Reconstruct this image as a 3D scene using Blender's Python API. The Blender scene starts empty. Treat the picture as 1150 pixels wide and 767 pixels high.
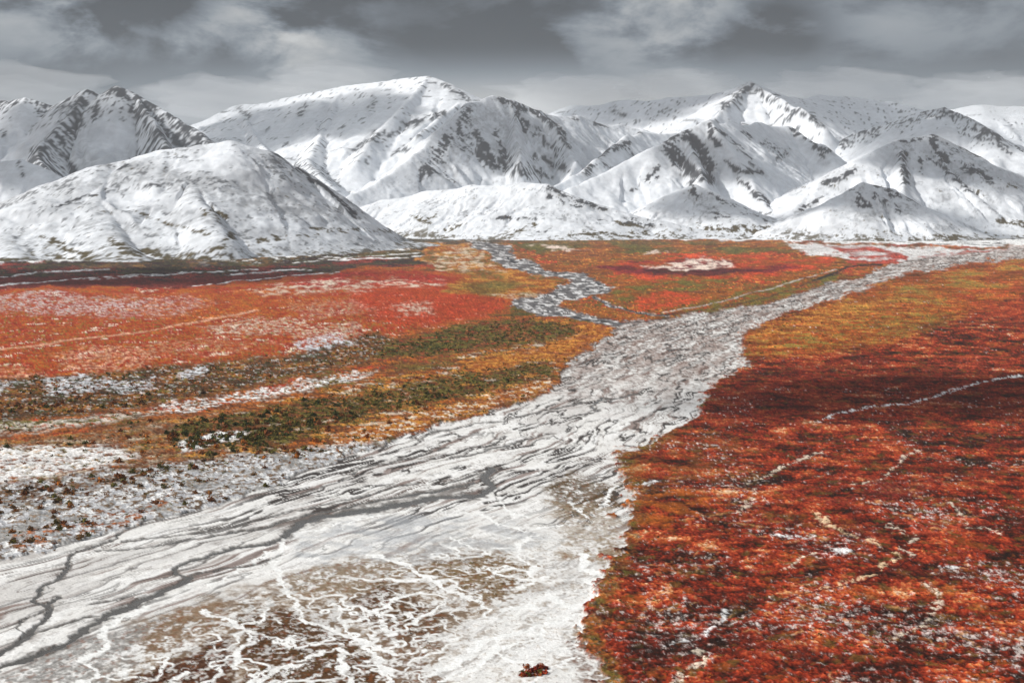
import bpy, math, random
import numpy as np

# ------------------------------------------------------------------ camera, sky, sun, exposure
sc = bpy.context.scene
F = 1580.0            # focal length in photo pixels (photo 1150 x 767)
CX, CY = 575.0, 383.5
HOR = 223.0           # photo row of the true horizon
CAM_H = 150.0
PITCH = math.atan((CY - HOR) / F)
cp, sp = math.cos(PITCH), math.sin(PITCH)

cam = bpy.data.cameras.new("camera")
cam.sensor_width = 36.0
cam.lens = 36.0 * F / 1150.0
cam.clip_start = 1.0
cam.clip_end = 80000.0
cam_o = bpy.data.objects.new("camera", cam)
cam_o.location = (0, 0, CAM_H)
cam_o.rotation_euler = (math.pi / 2 - PITCH, 0, 0)
sc.collection.objects.link(cam_o)
sc.camera = cam_o

SUN_EL = math.radians(34)
SUN_AZ = math.radians(-104)      # 0 = +Y (view direction), negative = to the left
sun_dir = (math.sin(SUN_AZ) * math.cos(SUN_EL), math.cos(SUN_AZ) * math.cos(SUN_EL), math.sin(SUN_EL))
sl = bpy.data.lights.new("sun", 'SUN')
sl.energy = 4.3
sl.angle = math.radians(1.5)
sl.color = (1.0, 0.95, 0.88)
so = bpy.data.objects.new("sun", sl)
from mathutils import Vector
so.rotation_euler = Vector(sun_dir).to_track_quat('Z', 'Y').to_euler()
so.location = (-3000, -500, 4000)
sc.collection.objects.link(so)

sc.view_settings.view_transform = 'Standard'
sc.view_settings.look = 'None'
sc.view_settings.exposure = 0.08
sc.view_settings.gamma = 1.0
sc.view_settings.use_curve_mapping = False
sc.cycles.max_bounces = 6
sc.cycles.diffuse_bounces = 2
sc.cycles.volume_bounces = 1
sc.cycles.use_denoising = True
sc.cycles.denoiser = 'OPENIMAGEDENOISE'
sc.cycles.denoising_input_passes = 'RGB_ALBEDO_NORMAL'
sc.cycles.denoising_prefilter = 'ACCURATE'


class NT:
    """tiny helper for building node trees"""
    def __init__(self, tree):
        self.t = tree
        self.t.nodes.clear()

    def n(self, kind, **props):
        nd = self.t.nodes.new(kind)
        for k, v in props.items():
            setattr(nd, k, v)
        return nd

    def set(self, sock, v):
        if isinstance(v, bpy.types.NodeSocket):
            self.t.links.new(v, sock)
        else:
            sock.default_value = v

    def math(self, op, a, b=0.0, c=0.0, clamp=False):
        nd = self.n('ShaderNodeMath', operation=op)
        nd.use_clamp = clamp
        self.set(nd.inputs[0], a); self.set(nd.inputs[1], b); self.set(nd.inputs[2], c)
        return nd.outputs[0]

    def mix(self, fac, a, b, blend='MIX'):
        nd = self.n('ShaderNodeMix', data_type='RGBA', blend_type=blend)
        self.set(nd.inputs[0], fac); self.set(nd.inputs[6], a); self.set(nd.inputs[7], b)
        return nd.outputs[2]

    def ramp(self, v, a, b, lo=0.0, hi=1.0, smooth=True):
        nd = self.n('ShaderNodeMapRange', interpolation_type='SMOOTHSTEP' if smooth else 'LINEAR')
        self.set(nd.inputs[0], v)
        nd.inputs[1].default_value = a; nd.inputs[2].default_value = b
        nd.inputs[3].default_value = lo; nd.inputs[4].default_value = hi
        return nd.outputs[0]

    def noise(self, vec, scale, detail=4.0, rough=0.55, dist=0.0):
        nd = self.n('ShaderNodeTexNoise')
        self.set(nd.inputs['Vector'], vec)
        nd.inputs['Scale'].default_value = scale
        nd.inputs['Detail'].default_value = detail
        nd.inputs['Roughness'].default_value = rough
        nd.inputs['Distortion'].default_value = dist
        return nd.outputs[0]


def dir_of(px, py):
    dx, dy = (px - CX) / F, -(py - CY) / F
    v = Vector((dx, cp + dy * sp, -sp + dy * cp))
    return v.normalized()


def g3(v):
    return (v[0], v[1], v[2], 1.0)


# ---- world: Nishita sky almost wholly covered by a grey cloud deck
w = bpy.data.worlds.new("World")
sc.world = w
w.use_nodes = True
T = NT(w.node_tree)
tc = T.n('ShaderNodeTexCoord')
vec = tc.outputs['Generated']
sky = T.n('ShaderNodeTexSky', sky_type='NISHITA')
sky.sun_disc = False
sky.sun_elevation = SUN_EL
sky.sun_rotation = SUN_AZ
sep = T.n('ShaderNodeSeparateXYZ'); T.set(sep.inputs[0], vec)
zup = T.math('MAXIMUM', sep.outputs[2], 0.0)
den = T.math('ADD', zup, 0.10)
pxv = T.math('DIVIDE', sep.outputs[0], den)
pyv = T.math('DIVIDE', sep.outputs[1], den)
comb = T.n('ShaderNodeCombineXYZ')
T.set(comb.inputs[0], pxv); T.set(comb.inputs[1], pyv); T.set(comb.inputs[2], T.math('MULTIPLY', zup, 6.0))
cv = comb.outputs[0]
st_ = T.n('ShaderNodeVectorMath', operation='MULTIPLY'); T.set(st_.inputs[0], vec); st_.inputs[1].default_value = (1.0, 1.0, 2.3)
sv = st_.outputs[0]
n_big = T.noise(sv, 4.2, 3, 0.5, 0.4)
n_mid = T.noise(sv, 9.0, 8, 0.60, 0.25)
# darkness of the deck: brighter towards the zenith, pale mist near the horizon
lum = T.ramp(zup, 0.10, 0.75, 0.105, 0.44, smooth=False)
mist = T.ramp(zup, 0.058, 0.108, 1.0, 0.0)
az = T.math('DIVIDE', sep.outputs[0], T.math('MAXIMUM', sep.outputs[1], 0.05))
# billows
bil = T.math('ADD', T.ramp(n_mid, 0.36, 0.64, -0.36, 0.42), T.math('MULTIPLY', T.math('SUBTRACT', n_big, 0.5), 1.3))
amp = T.ramp(zup, 0.07, 0.12, 0.0, 1.0)
lum2 = T.math('MULTIPLY', lum, T.math('ADD', 1.0, T.math('MULTIPLY', T.math('MULTIPLY', bil, amp), 1.7)))
# individual brighter and darker cloud banks seen above the range (direction, angular size, gain)
blobs = [((40, 40), 0.055, 0.13), ((120, 48), 0.04, 0.08), ((270, 40), 0.05, 0.16), ((360, 55), 0.045, 0.10),
         ((745, 25), 0.055, 0.17), ((1010, 25), 0.06, 0.06), ((170, 5), 0.035, -0.10), ((560, 25), 0.08, -0.07),
         ((870, 35), 0.04, -0.09), ((640, 55), 0.045, -0.03), ((60, 90), 0.06, -0.06), ((1130, 45), 0.05, -0.02)]
acc = lum2
for (bx, by), rad, gain in blobs:
    d = dir_of(bx, by)
    sub = T.n('ShaderNodeVectorMath', operation='SUBTRACT'); T.set(sub.inputs[0], vec); sub.inputs[1].default_value = d
    mul = T.n('ShaderNodeVectorMath', operation='MULTIPLY'); T.set(mul.inputs[0], sub.outputs[0]); mul.inputs[1].default_value = (1.0, 1.0, 2.0)
    ln = T.n('ShaderNodeVectorMath', operation='LENGTH'); T.set(ln.inputs[0], mul.outputs[0])
    dd = T.math('ADD', ln.outputs[1], T.math('MULTIPLY', T.math('SUBTRACT', n_mid, 0.5), -0.22))
    m = T.ramp(dd, rad * 0.2, rad * 1.3, gain * 1.5, 0.0)
    acc = T.math('ADD', acc, m)
acc = T.math('MAXIMUM', acc, 0.06)
mist_l = T.math('ADD', T.ramp(T.math('ABSOLUTE', T.math('SUBTRACT', az, 0.03)), 0.0, 0.36, 0.50, 0.20), 0.0)
acc = T.math('ADD', T.math('MULTIPLY', acc, T.math('SUBTRACT', 1.0, mist)), T.math('MULTIPLY', mist_l, mist))
ccol = T.mix(T.ramp(acc, 0.12, 0.5), (8.3, 9.8, 11.5, 1), (9.9, 10.15, 10.2, 1))
vm = T.n('ShaderNodeVectorMath', operation='SCALE'); T.set(vm.inputs[0], ccol); T.set(vm.inputs['Scale'], acc)
fin = T.mix(0.97, sky.outputs[0], vm.outputs[0])
bg = T.n('ShaderNodeBackground'); T.set(bg.inputs[0], fin); bg.inputs[1].default_value = 0.10
wo = T.n('ShaderNodeOutputWorld'); T.set(wo.inputs[0], bg.outputs[0])

# ------------------------------------------------------------------ numpy noise
_rng = np.random.RandomState(7)
_perm = np.concatenate([_rng.permutation(4096)] * 2).astype(np.int32)
_ga = (np.arange(4096) * 2.399963).astype(np.float32)
_gx, _gy = np.cos(_ga).astype(np.float32), np.sin(_ga).astype(np.float32)


def perlin(x, y, seed=0):
    x = np.asarray(x, np.float32) + np.float32(seed * 17.31 + 1000.0)
    y = np.asarray(y, np.float32) + np.float32(seed * 9.77 + 1000.0)
    xf, yf = np.floor(x), np.floor(y)
    xi, yi = xf.astype(np.int32) & 4095, yf.astype(np.int32) & 4095
    x = x - xf; y = y - yf
    u = x * x * x * (x * (x * 6 - 15) + 10)
    v = y * y * y * (y * (y * 6 - 15) + 10)
    x1, y1 = (xi + 1) & 4095, (yi + 1) & 4095
    p0, p1 = _perm[xi], _perm[x1]
    def g(p, yy, dx, dy):
        h = _perm[p + yy]
        return _gx[h] * dx + _gy[h] * dy
    a = g(p0, yi, x, y); b = g(p1, yi, x - 1, y)
    c = g(p0, y1, x, y - 1); d = g(p1, y1, x - 1, y - 1)
    return ((a + u * (b - a)) * (1 - v) + (c + u * (d - c)) * v) * np.float32(1.5)


def fbm(x, y, octv=4, gain=0.5, seed=0):
    s = 0; a = 1.0; t = 0
    for i in range(octv):
        s = s + a * perlin(x * (2 ** i), y * (2 ** i), seed + i * 3)
        t += a; a *= gain
    return s / t * 1.3


def sstep(a, b, x):
    t = np.clip((x - a) / (b - a), 0, 1)
    return t * t * (3 - 2 * t)


def ground_xy(u, v):
    """photo pixel -> point on the flat valley floor"""
    dx, dy = (u - CX) / F, -(v - CY) / F
    k = CAM_H / -(-sp + dy * cp)
    return dx * k, (cp + dy * sp) * k


def project(x, y, z):
    zz = z - CAM_H
    dep = y * cp - zz * sp
    up = y * sp + zz * cp
    return CX + F * x / dep, CY - F * up / dep


def place(px, py, Y):
    """photo pixel + distance ahead -> world point"""
    dx, dy = (px - CX) / F, -(py - CY) / F
    k = Y / (cp + dy * sp)
    return (dx * k, Y, CAM_H + (-sp + dy * cp) * k)


def link(o, label=None, cat=None, kind=None, group=None):
    if o.name not in sc.collection.objects:
        sc.collection.objects.link(o)
    if label: o["label"] = label
    if cat: o["category"] = cat
    if kind: o["kind"] = kind
    if group: o["group"] = group
    return o


def mesh_from(name, co, quads, mat, attrs=(), smooth=True):
    me = bpy.data.meshes.new(name)
    co = np.ascontiguousarray(co, np.float32)
    quads = np.ascontiguousarray(quads, np.int32)
    nq, k = quads.shape
    me.vertices.add(len(co)); me.vertices.foreach_set("co", co.ravel())
    me.loops.add(nq * k); me.loops.foreach_set("vertex_index", quads.ravel())
    me.polygons.add(nq)
    me.polygons.foreach_set("loop_start", np.arange(0, nq * k, k, dtype=np.int32))
    if smooth:
        me.polygons.foreach_set("use_smooth", np.ones(nq, bool))
    for an, typ, dat in attrs:
        at = me.attributes.new(an, typ, 'POINT')
        if typ == 'FLOAT':
            at.data.foreach_set("value", np.ascontiguousarray(dat, np.float32).ravel())
        else:
            if dat.shape[1] == 3:
                dat = np.concatenate([dat, np.ones((len(dat), 1))], 1)
            at.data.foreach_set("color", np.ascontiguousarray(dat, np.float32).ravel())
    me.update(calc_edges=True)
    me.materials.append(mat)
    return bpy.data.objects.new(name, me)


# ------------------------------------------------------------------ materials
def ground_material():
    m = bpy.data.materials.new("tundra_ground"); m.use_nodes = True
    T = NT(m.node_tree)
    at = T.n('ShaderNodeAttribute'); at.attribute_name = "Col"
    wt = T.n('ShaderNodeAttribute'); wt.attribute_name = "wet"
    vg = T.n('ShaderNodeAttribute'); vg.attribute_name = "veg"
    tc = T.n('ShaderNodeNewGeometry')
    P = tc.outputs['Position']
    n1 = T.noise(P, 0.9, 5, 0.62)
    n2 = T.noise(P, 0.23, 4, 0.6)
    var = T.math('MULTIPLY', T.math('ADD', T.ramp(n1, 0.3, 0.7, 0.62, 1.38, False), T.ramp(n2, 0.3, 0.7, -0.15, 0.15, False)), 1.0)
    var = T.math('ADD', 1.0, T.math('MULTIPLY', T.math('SUBTRACT', var, 1.0), T.math('ADD', 0.22, T.math('MULTIPLY', vg.outputs['Fac'], 0.78))))
    sc_ = T.n('ShaderNodeVectorMath', operation='SCALE'); T.set(sc_.inputs[0], at.outputs['Color']); T.set(sc_.inputs['Scale'], var)
    b = T.n('ShaderNodeBsdfPrincipled')
    T.set(b.inputs['Base Color'], sc_.outputs[0])
    T.set(b.inputs['Roughness'], T.ramp(wt.outputs['Fac'], 0, 1, 0.95, 0.22, False))
    T.set(b.inputs['Specular IOR Level'], T.ramp(wt.outputs['Fac'], 0, 1, 0.08, 0.5, False))
    bump = T.n('ShaderNodeBump')
    T.set(bump.inputs['Height'], n1)
    bump.inputs['Distance'].default_value = 0.5
    T.set(bump.inputs['Strength'], T.math('MULTIPLY', T.math('SUBTRACT', 1.0, wt.outputs['Fac']), 0.7))
    T.set(b.inputs['Normal'], bump.outputs[0])
    o = T.n('ShaderNodeOutputMaterial'); T.set(o.inputs[0], b.outputs[0])
    return m


def mountain_material():
    m = bpy.data.materials.new("snow_and_rock"); m.use_nodes = True
    T = NT(m.node_tree)
    at = T.n('ShaderNodeAttribute'); at.attribute_name = "Col"
    tc = T.n('ShaderNodeNewGeometry')
    P = tc.outputs['Position']
    n1 = T.noise(P, 0.03, 3, 0.55)
    var = T.ramp(n1, 0.3, 0.7, 0.9, 1.08, False)
    sc_ = T.n('ShaderNodeVectorMath', operation='SCALE'); T.set(sc_.inputs[0], at.outputs['Color']); T.set(sc_.inputs['Scale'], var)
    b = T.n('ShaderNodeBsdfPrincipled')
    T.set(b.inputs['Base Color'], sc_.outputs[0])
    b.inputs['Roughness'].default_value = 0.85
    b.inputs['Specular IOR Level'].default_value = 0.15
    bump = T.n('ShaderNodeBump'); T.set(bump.inputs['Height'], n1)
    bump.inputs['Distance'].default_value = 6.0
    bump.inputs['Strength'].default_value = 0.5
    T.set(b.inputs['Normal'], bump.outputs[0])
    o = T.n('ShaderNodeOutputMaterial'); T.set(o.inputs[0], b.outputs[0])
    return m


MAT_G = ground_material()
MAT_M = mountain_material()

# ------------------------------------------------------------------ valley floor: one dense sheet, split by land cover
US = np.arange(-95.0, 1246.0, 1.25, dtype=np.float32)
VS = np.concatenate([np.arange(252.0, 330.0, 0.6), np.arange(330.0, 806.0, 0.9)]).astype(np.float32)
U, V = np.meshgrid(US, VS)
X, Y = ground_xy(U, V)
X = X.astype(np.float32); Y = Y.astype(np.float32)
NR, NC = U.shape

wn = [fbm(U / 38, V / 13, 4, 0.55, 11), fbm(U / 38, V / 13, 4, 0.55, 12)]
Uw = U + 15 * wn[0] + 3.0 * perlin(U / 5, V / 2.2, 81)
Vw = V + 4.4 * wn[1] + 1.0 * perlin(U / 5, V / 2.2, 82)


def box(pts, pad, uu=Uw, vv=Vw):
    p = np.array(pts)
    j0 = max(0, int(np.searchsorted(US, p[:, 0].min() - pad - 18))); j1 = int(np.searchsorted(US, p[:, 0].max() + pad + 18))
    i0 = max(0, int(np.searchsorted(VS, p[:, 1].min() - pad - 7))); i1 = int(np.searchsorted(VS, p[:, 1].max() + pad + 7))
    return slice(i0, i1), slice(j0, j1)


def seg_dist(uu, vv, pts, k):
    best = np.full(uu.shape, 1e9, np.float32); tt = np.zeros(uu.shape, np.float32)
    n = len(pts) - 1
    for i in range(n):
        ax, ay = pts[i]; bx, by = pts[i + 1]
        dx, dy = bx - ax, (by - ay) * k
        L2 = dx * dx + dy * dy + 1e-9
        px, py = uu - ax, (vv - ay) * k
        t = np.clip((px * dx + py * dy) / L2, 0, 1)
        d = (px - t * dx) ** 2 + (py - t * dy) ** 2
        q = d < best
        best = np.where(q, d, best); tt = np.where(q, (i + t) / n, tt)
    return np.sqrt(best), tt


def poly(pts, feather=6.0, k=2.2, edge=None):
    """soft mask of a closed outline"""
    out = np.zeros(U.shape, np.float32)
    b = box(pts, feather + 2)
    uu, vv = Uw[b], Vw[b]
    d, _ = seg_dist(uu, vv, list(pts) + [pts[0]], k)
    ins = np.zeros(uu.shape, bool)
    n = len(pts)
    for i in range(n):
        ax, ay = pts[i]; bx, by = pts[(i + 1) % n]
        if ay == by:
            continue
        c = ((ay > vv) != (by > vv)) & (uu < (bx - ax) * (vv - ay) / (by - ay) + ax)
        ins ^= c
    s = np.where(ins, d, -d)
    s = s + (edge[b] if edge is not None else feather * 1.1 * (nB[b] + 0.8 * nS[b] + 0.5 * nC[b]))
    out[b] = sstep(-feather, feather, s)
    return out


def stroke(pts, w0, w1=None, k=2.2, soft=0.6, warp=0.35, rag=0.0):
    """soft mask of a winding line; widths in photo pixels"""
    if w1 is None:
        w1 = w0
    out = np.zeros(U.shape, np.float32)
    b = box(pts, max(w0, w1) * 2 + 3)
    uu = U[b] + warp * (Uw[b] - U[b]); vv = V[b] + warp * (Vw[b] - V[b])
    d, t = seg_dist(uu, vv, pts, k)
    wd = (w0 + (w1 - w0) * t) * (1.0 + rag * 1.1 * wn2[b])
    out[b] = sstep(0.0, 1.0, (wd - d + rag * w0 * (1.3 * nS[b] + 0.9 * nC[b])) / (soft * w0 + 0.7) + 0.5)
    return out


# multi-scale world-space noises
nA = fbm(X / 70, Y / 70, 4, 0.55, 21)
nB = fbm(X / 16, Y / 16, 4, 0.6, 31)
nC = fbm(X / 4.5, Y / 6.5, 3, 0.65, 41)
nD = fbm(X / 1.6, Y / 2.6, 2, 0.6, 51)
nE = fbm(X / 30, Y / 30, 4, 0.6, 61)
nS = fbm(X / 8, Y / 10, 4, 0.65, 71)
wn2 = fbm(U / 22, V / 9, 3, 0.6, 76)
# far away the plants merge into broader patches
fz = sstep(370, 310, V)
nB = nB * (1 - fz) + fz * fbm(U / 26, V / 5.0, 4, 0.6, 77)
nS = nS * (1 - fz) + fz * fbm(U / 14, V / 3.0, 4, 0.62, 78)
nE = nE * (1 - fz) + fz * fbm(U / 60, V / 9, 4, 0.6, 79)
nC = nC * (1 - 0.6 * fz) + 0.6 * fz * fbm(U / 6, V / 1.8, 2, 0.6, 80)
white = _rng.rand(NR, NC).astype(np.float32) - 0.5

col = np.zeros((NR, NC, 3), np.float32)
veg = np.ones((NR, NC), np.float32)
wet = np.zeros((NR, NC), np.float32)
hgt = np.zeros((NR, NC), np.float32)


def put(mask, c, var=None):
    """lay one ground-cover colour over the sheet"""
    global col
    c = np.array(c, np.float32)
    m = mask[..., None]
    col = col * (1 - m) + c * m


RED = (0.30, 0.036, 0.013); DRED = (0.115, 0.014, 0.009); ORA = (0.38, 0.105, 0.016); BRED = (0.47, 0.060, 0.018)
GOLD = (0.44, 0.19, 0.035); OLV = (0.125, 0.10, 0.020); DGR = (0.048, 0.055, 0.014); TAN = (0.30, 0.20, 0.10)
PLUM = (0.040, 0.018, 0.020); RUST = (0.20, 0.065, 0.022); BRN = (0.10, 0.050, 0.022); SNOW = (0.80, 0.81, 0.82)
CREAM = (0.66, 0.57, 0.46); DARK = (0.030, 0.020, 0.014); GREY = (0.27, 0.265, 0.26); PINK = (0.58, 0.31, 0.20)


def mixed(mask, shares, n1, n2):
    """patchwork of several plants inside one mask: shares = [(colour, threshold)]"""
    put(mask, shares[0][0])
    for i, (c, th) in enumerate(shares[1:]):
        nn = (n1, n2, nE, nC, nD)[i % 5]
        put(mask * sstep(th - 0.13, th + 0.13, nn + 0.5 * nC * (i % 2 == 0) + 0.3 * nD), c)


def iso_(b, wpx):
    gi, gj = np.gradient(b)
    g = np.hypot(gi, gj)
    return np.clip(wpx + 0.5 - np.abs(b) / (g + 1e-5), 0, 1) * sstep(0.34, 0.16, g)


ALL = np.ones((NR, NC), np.float32)
# --- left bank and plains
mixed(ALL, [(RUST, 0), (ORA, 0.05), (OLV, 0.25), (RED, 0.3), (DARK, 0.42)], nB, nA)
# bright red terrace left of the far stream
terr = poly([(-120, 322), (60, 318), (180, 322), (300, 312), (400, 302), (480, 306), (545, 300), (580, 322), (570, 345), (520, 362), (430, 378), (380, 388), (300, 402), (150, 418), (-120, 430)], 7)
mixed(terr, [((0.45, 0.075, 0.018), 0), (ORA, 0.04), (RED, 0.02), (CREAM, 0.50), (OLV, 0.34)], nB, nE)
put(terr * sstep(0.0, 0.5, fbm(U / 70, V / 8, 3, 0.6, 83)) * sstep(-0.2, 0.3, nS) * 0.6, (0.24, 0.075, 0.018))
put(poly([(395, 322), (470, 312), (530, 320), (562, 335), (555, 352), (500, 362), (440, 366), (395, 350)], 6) * (0.62 + 0.6 * nC + 0.6 * nB).clip(0, 1), (0.38, 0.042, 0.014))
put(poly([(330, 312), (420, 305), (480, 308), (520, 318), (430, 322), (340, 330)], 5) * sstep(-0.5, 0.3, nB), (0.26, 0.022, 0.014))
put(poly([(150, 335), (300, 326), (390, 340), (330, 356), (200, 366), (130, 352)], 6) * sstep(-0.2, 0.4, nB), ORA)
# far dark plain under the big hill: dark plants with painted cloud shade
far = poly([(-120, 290), (100, 288), (260, 281), (400, 268), (470, 262), (560, 268), (555, 288), (500, 297), (420, 300), (330, 312), (200, 326), (60, 322), (-120, 326)], 4)
mixed(far, [(PLUM, 0), ((0.055, 0.05, 0.022), 0.02), ((0.13, 0.020, 0.016), 0.12), ((0.17, 0.03, 0.02), 0.35)], nA, nE)
put(poly([(200, 287), (300, 280), (420, 270), (540, 276), (500, 288), (380, 290), (260, 300)], 3) * sstep(-0.3, 0.3, nE), (0.075, 0.062, 0.018))
put(poly([(-120, 312), (60, 310), (190, 316), (300, 308), (330, 313), (200, 327), (60, 324), (-120, 328)], 3), (0.115, 0.018, 0.014))
for p, wdt in [([(0, 312), (60, 305), (120, 302)], 2.2), ([(0, 322), (100, 314), (210, 306)], 1.8), ([(100, 316), (190, 309), (290, 303)], 1.5),
               ([(215, 325), (300, 314), (380, 307)], 1.6), ([(255, 310), (310, 305), (350, 304)], 2.5), ([(330, 296), (400, 289), (470, 284)], 1.6),
               ([(380, 292), (440, 290), (500, 285)], 2.0)]:
    put(stroke(p, wdt, k=3) * sstep(-0.35, 0.15, nS), SNOW)
toe = poly([(60, 296), (160, 292), (250, 284), (330, 270), (440, 262), (600, 264), (640, 270), (540, 276), (470, 280), (380, 288), (280, 296), (140, 302)], 5)
put(toe * sstep(-0.3, 0.2, nE + 0.5 * nS) * 0.85, (0.050, 0.045, 0.028))
put(toe * sstep(0.1, 0.35, nS + 0.4 * nE), (0.16, 0.085, 0.030))
put(toe * sstep(0.08, 0.3, -nS + 0.5 * nB) * sstep(200, 330, U), SNOW)
# pale dustings on the terrace
for p, c, a in [([(300, 325), (370, 318), (440, 316), (500, 322), (440, 328), (360, 333), (290, 334)], CREAM, 0.85),
                ([(-40, 338), (60, 330), (120, 338), (165, 348), (90, 358), (-40, 352)], (0.6, 0.55, 0.55), 0.75),
                ([(225, 372), (290, 362), (350, 366), (330, 378), (240, 382)], CREAM, 0.75),
                ([(60, 402), (120, 395), (180, 400), (150, 416), (80, 418)], PINK, 0.9),
                ([(150, 395), (230, 385), (320, 388), (250, 400), (160, 404)], PINK, 0.45),
                ([(-60, 420), (30, 414), (60, 428), (-60, 432)], PINK, 0.8),
                ([(120, 338), (200, 336), (240, 345), (200, 358), (110, 362)], (0.6, 0.5, 0.5), 0.55),
                ([(320, 345), (400, 340), (420, 352), (350, 362)], CREAM, 0.3),
                ([(330, 376), (400, 366), (415, 380), (350, 390)], CREAM, 0.6),
                ([(440, 346), (480, 344), (490, 354), (450, 356)], CREAM, 0.9)]:
    put(poly(p, 7) * sstep(-0.25, 0.45, nS + 0.4 * nC) * a, c)
for p, wdt in [([(-20, 401), (60, 390), (115, 383)], 2.6), ([(190, 372), (240, 362), (290, 352)], 3.0), ([(115, 383), (170, 377), (220, 366)], 2.2)]:
    put(stroke(p, wdt, k=2.5) * sstep(-0.5, 0.1, nS), PINK)
# gold strip and pale bars beside the far stream
gold = poly([(482, 272), (530, 272), (560, 292), (610, 306), (635, 316), (600, 330), (560, 335), (500, 330), (520, 312), (495, 300), (470, 292)], 5)
mixed(gold, [(ORA, 0), (GOLD, 0.0), (OLV, 0.1), (RUST, 0.3)], nB, nE)
for p in ([(486, 286), (530, 280), (545, 292), (500, 297)], [(480, 294), (555, 294), (565, 303), (500, 304)], [(505, 277), (532, 274), (535, 283), (510, 285)], [(550, 331), (600, 326), (612, 331), (575, 339)]):
    put(poly(p, 5) * sstep(-0.2, 0.35, nS + 0.5 * nC) * 0.75, (0.60, 0.50, 0.38))
put(poly([(520, 322), (560, 316), (590, 318), (570, 328), (535, 332)], 4) * 0.7, OLV)
put(poly([(560, 352), (575, 344), (590, 352), (570, 358)], 4) * 0.7, DGR)
# dark shrub bank below the terrace
bank = poly([(-120, 432), (60, 424), (200, 412), (330, 400), (400, 380), (430, 376), (470, 392), (400, 408), (330, 425), (220, 444), (120, 462), (-120, 486)], 6, edge=4 * nB)
mixed(bank, [(BRN, 0), (DGR, 0.12), (RUST, 0.0), (OLV, 0.2), (DARK, 0.3)], nB, nE)
put(bank * sstep(0.1, 0.4, nS + 0.6 * nE) * 0.7, (0.30, 0.10, 0.025))
put(bank * sstep(0.25, 0.5, nC + 0.6 * nB) * 0.6, (0.50, 0.47, 0.46))
for p in ([(45, 426), (90, 420), (135, 432), (100, 440), (55, 444)], [(120, 430), (180, 424), (170, 436), (130, 440)], [(205, 415), (225, 412), (222, 424), (208, 426)], [(330, 388), (380, 378), (395, 386), (350, 396)], [(-30, 432), (10, 430), (5, 446), (-30, 446)]):
    put(poly(p, 5) * sstep(-0.3, 0.25, nS + 0.3 * nC) * 0.9, (0.62, 0.65, 0.70))
# pale flat strip
strip = poly([(-120, 484), (60, 474), (160, 460), (260, 442), (360, 424), (430, 414), (425, 424), (340, 440), (230, 458), (150, 470), (40, 486), (-120, 500)], 4, edge=3 * nS)
put(strip * sstep(-0.3, 0.3, nS + 0.5 * nC) * 0.85, (0.54, 0.50, 0.44))
put(poly([(180, 455), (280, 438), (400, 418), (410, 425), (300, 445), (200, 464)], 4) * sstep(-0.05, 0.35, nS + 0.5 * nC) * 0.9, SNOW)
put(stroke([(40, 475), (90, 470), (140, 463), (180, 456)], 0.9, k=3) * 0.8, DARK)
put(poly([(-100, 488), (60, 482), (150, 470), (260, 458), (180, 476), (40, 496), (-100, 504)], 4) * sstep(-0.2, 0.4, nC) * 0.7, RUST)
# mixed orange and olive willow flats between the strip and the floodplain
flats = poly([(-120, 500), (60, 492), (200, 470), (300, 452), (430, 426), (520, 398), (640, 372), (690, 372), (680, 388), (650, 402), (622, 428), (600, 448), (500, 474), (400, 502), (320, 520), (200, 525), (60, 545), (-120, 555)], 6)
mixed(flats, [(RUST, 0), (ORA, -0.02), (OLV, 0.08), (GOLD, 0.26), (DARK, 0.38)], nB, nE)
put(flats * sstep(0.2, 0.5, fbm(X / 22, Y / 22, 4, 0.6, 91) + 0.2 * nD) * 0.75, CREAM)
put(flats * sstep(330, 120, U) * sstep(-0.25, 0.35, nS + 0.5 * nC) * 0.7, (0.27, 0.20, 0.13))
put(flats * sstep(330, 120, U) * sstep(0.05, 0.35, nB + 0.5 * nC) * 0.8, BRN)
gr = [([(415, 392), (500, 370), (600, 356), (660, 370), (600, 384), (500, 396), (420, 404)], 0.95), ([(180, 482), (300, 460), (420, 440), (520, 420), (610, 408), (620, 424), (500, 446), (400, 470), (300, 492), (190, 506)], 0.85),
      ([(240, 500), (320, 486), (360, 484), (300, 505)], 0.8), ([(430, 412), (500, 400), (520, 408), (440, 422)], 0.6)]
for p, a in gr:
    mk = poly(p, 6, edge=5 * nB) * a
    mixed(mk * sstep(-0.35, 0.05, nB + 0.3 * nA), [(DGR, 0), (OLV, 0.05), (DARK, 0.2), (RUST, 0.3)], nB, nE)
gd = poly([(520, 410), (600, 392), (690, 372), (672, 392), (630, 408), (620, 400), (540, 418)], 5)
mixed(gd, [(ORA, 0), (GOLD, 0.0), (RUST, 0.2)], nB, nE)
gd = poly([(600, 356), (640, 362), (692, 368), (660, 384), (600, 392), (660, 372)], 5)
mixed(gd, [(ORA, 0), (GOLD, 0.1), (RUST, 0.25)], nB, nE)
gd = poly([(622, 432), (590, 447), (500, 470), (420, 495), (330, 515), (380, 490), (470, 465), (560, 445), (610, 425)], 5)
mixed(gd, [(ORA, 0), (GOLD, -0.05), (CREAM, 0.16), (RUST, 0.25)], nB, nS)
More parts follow.
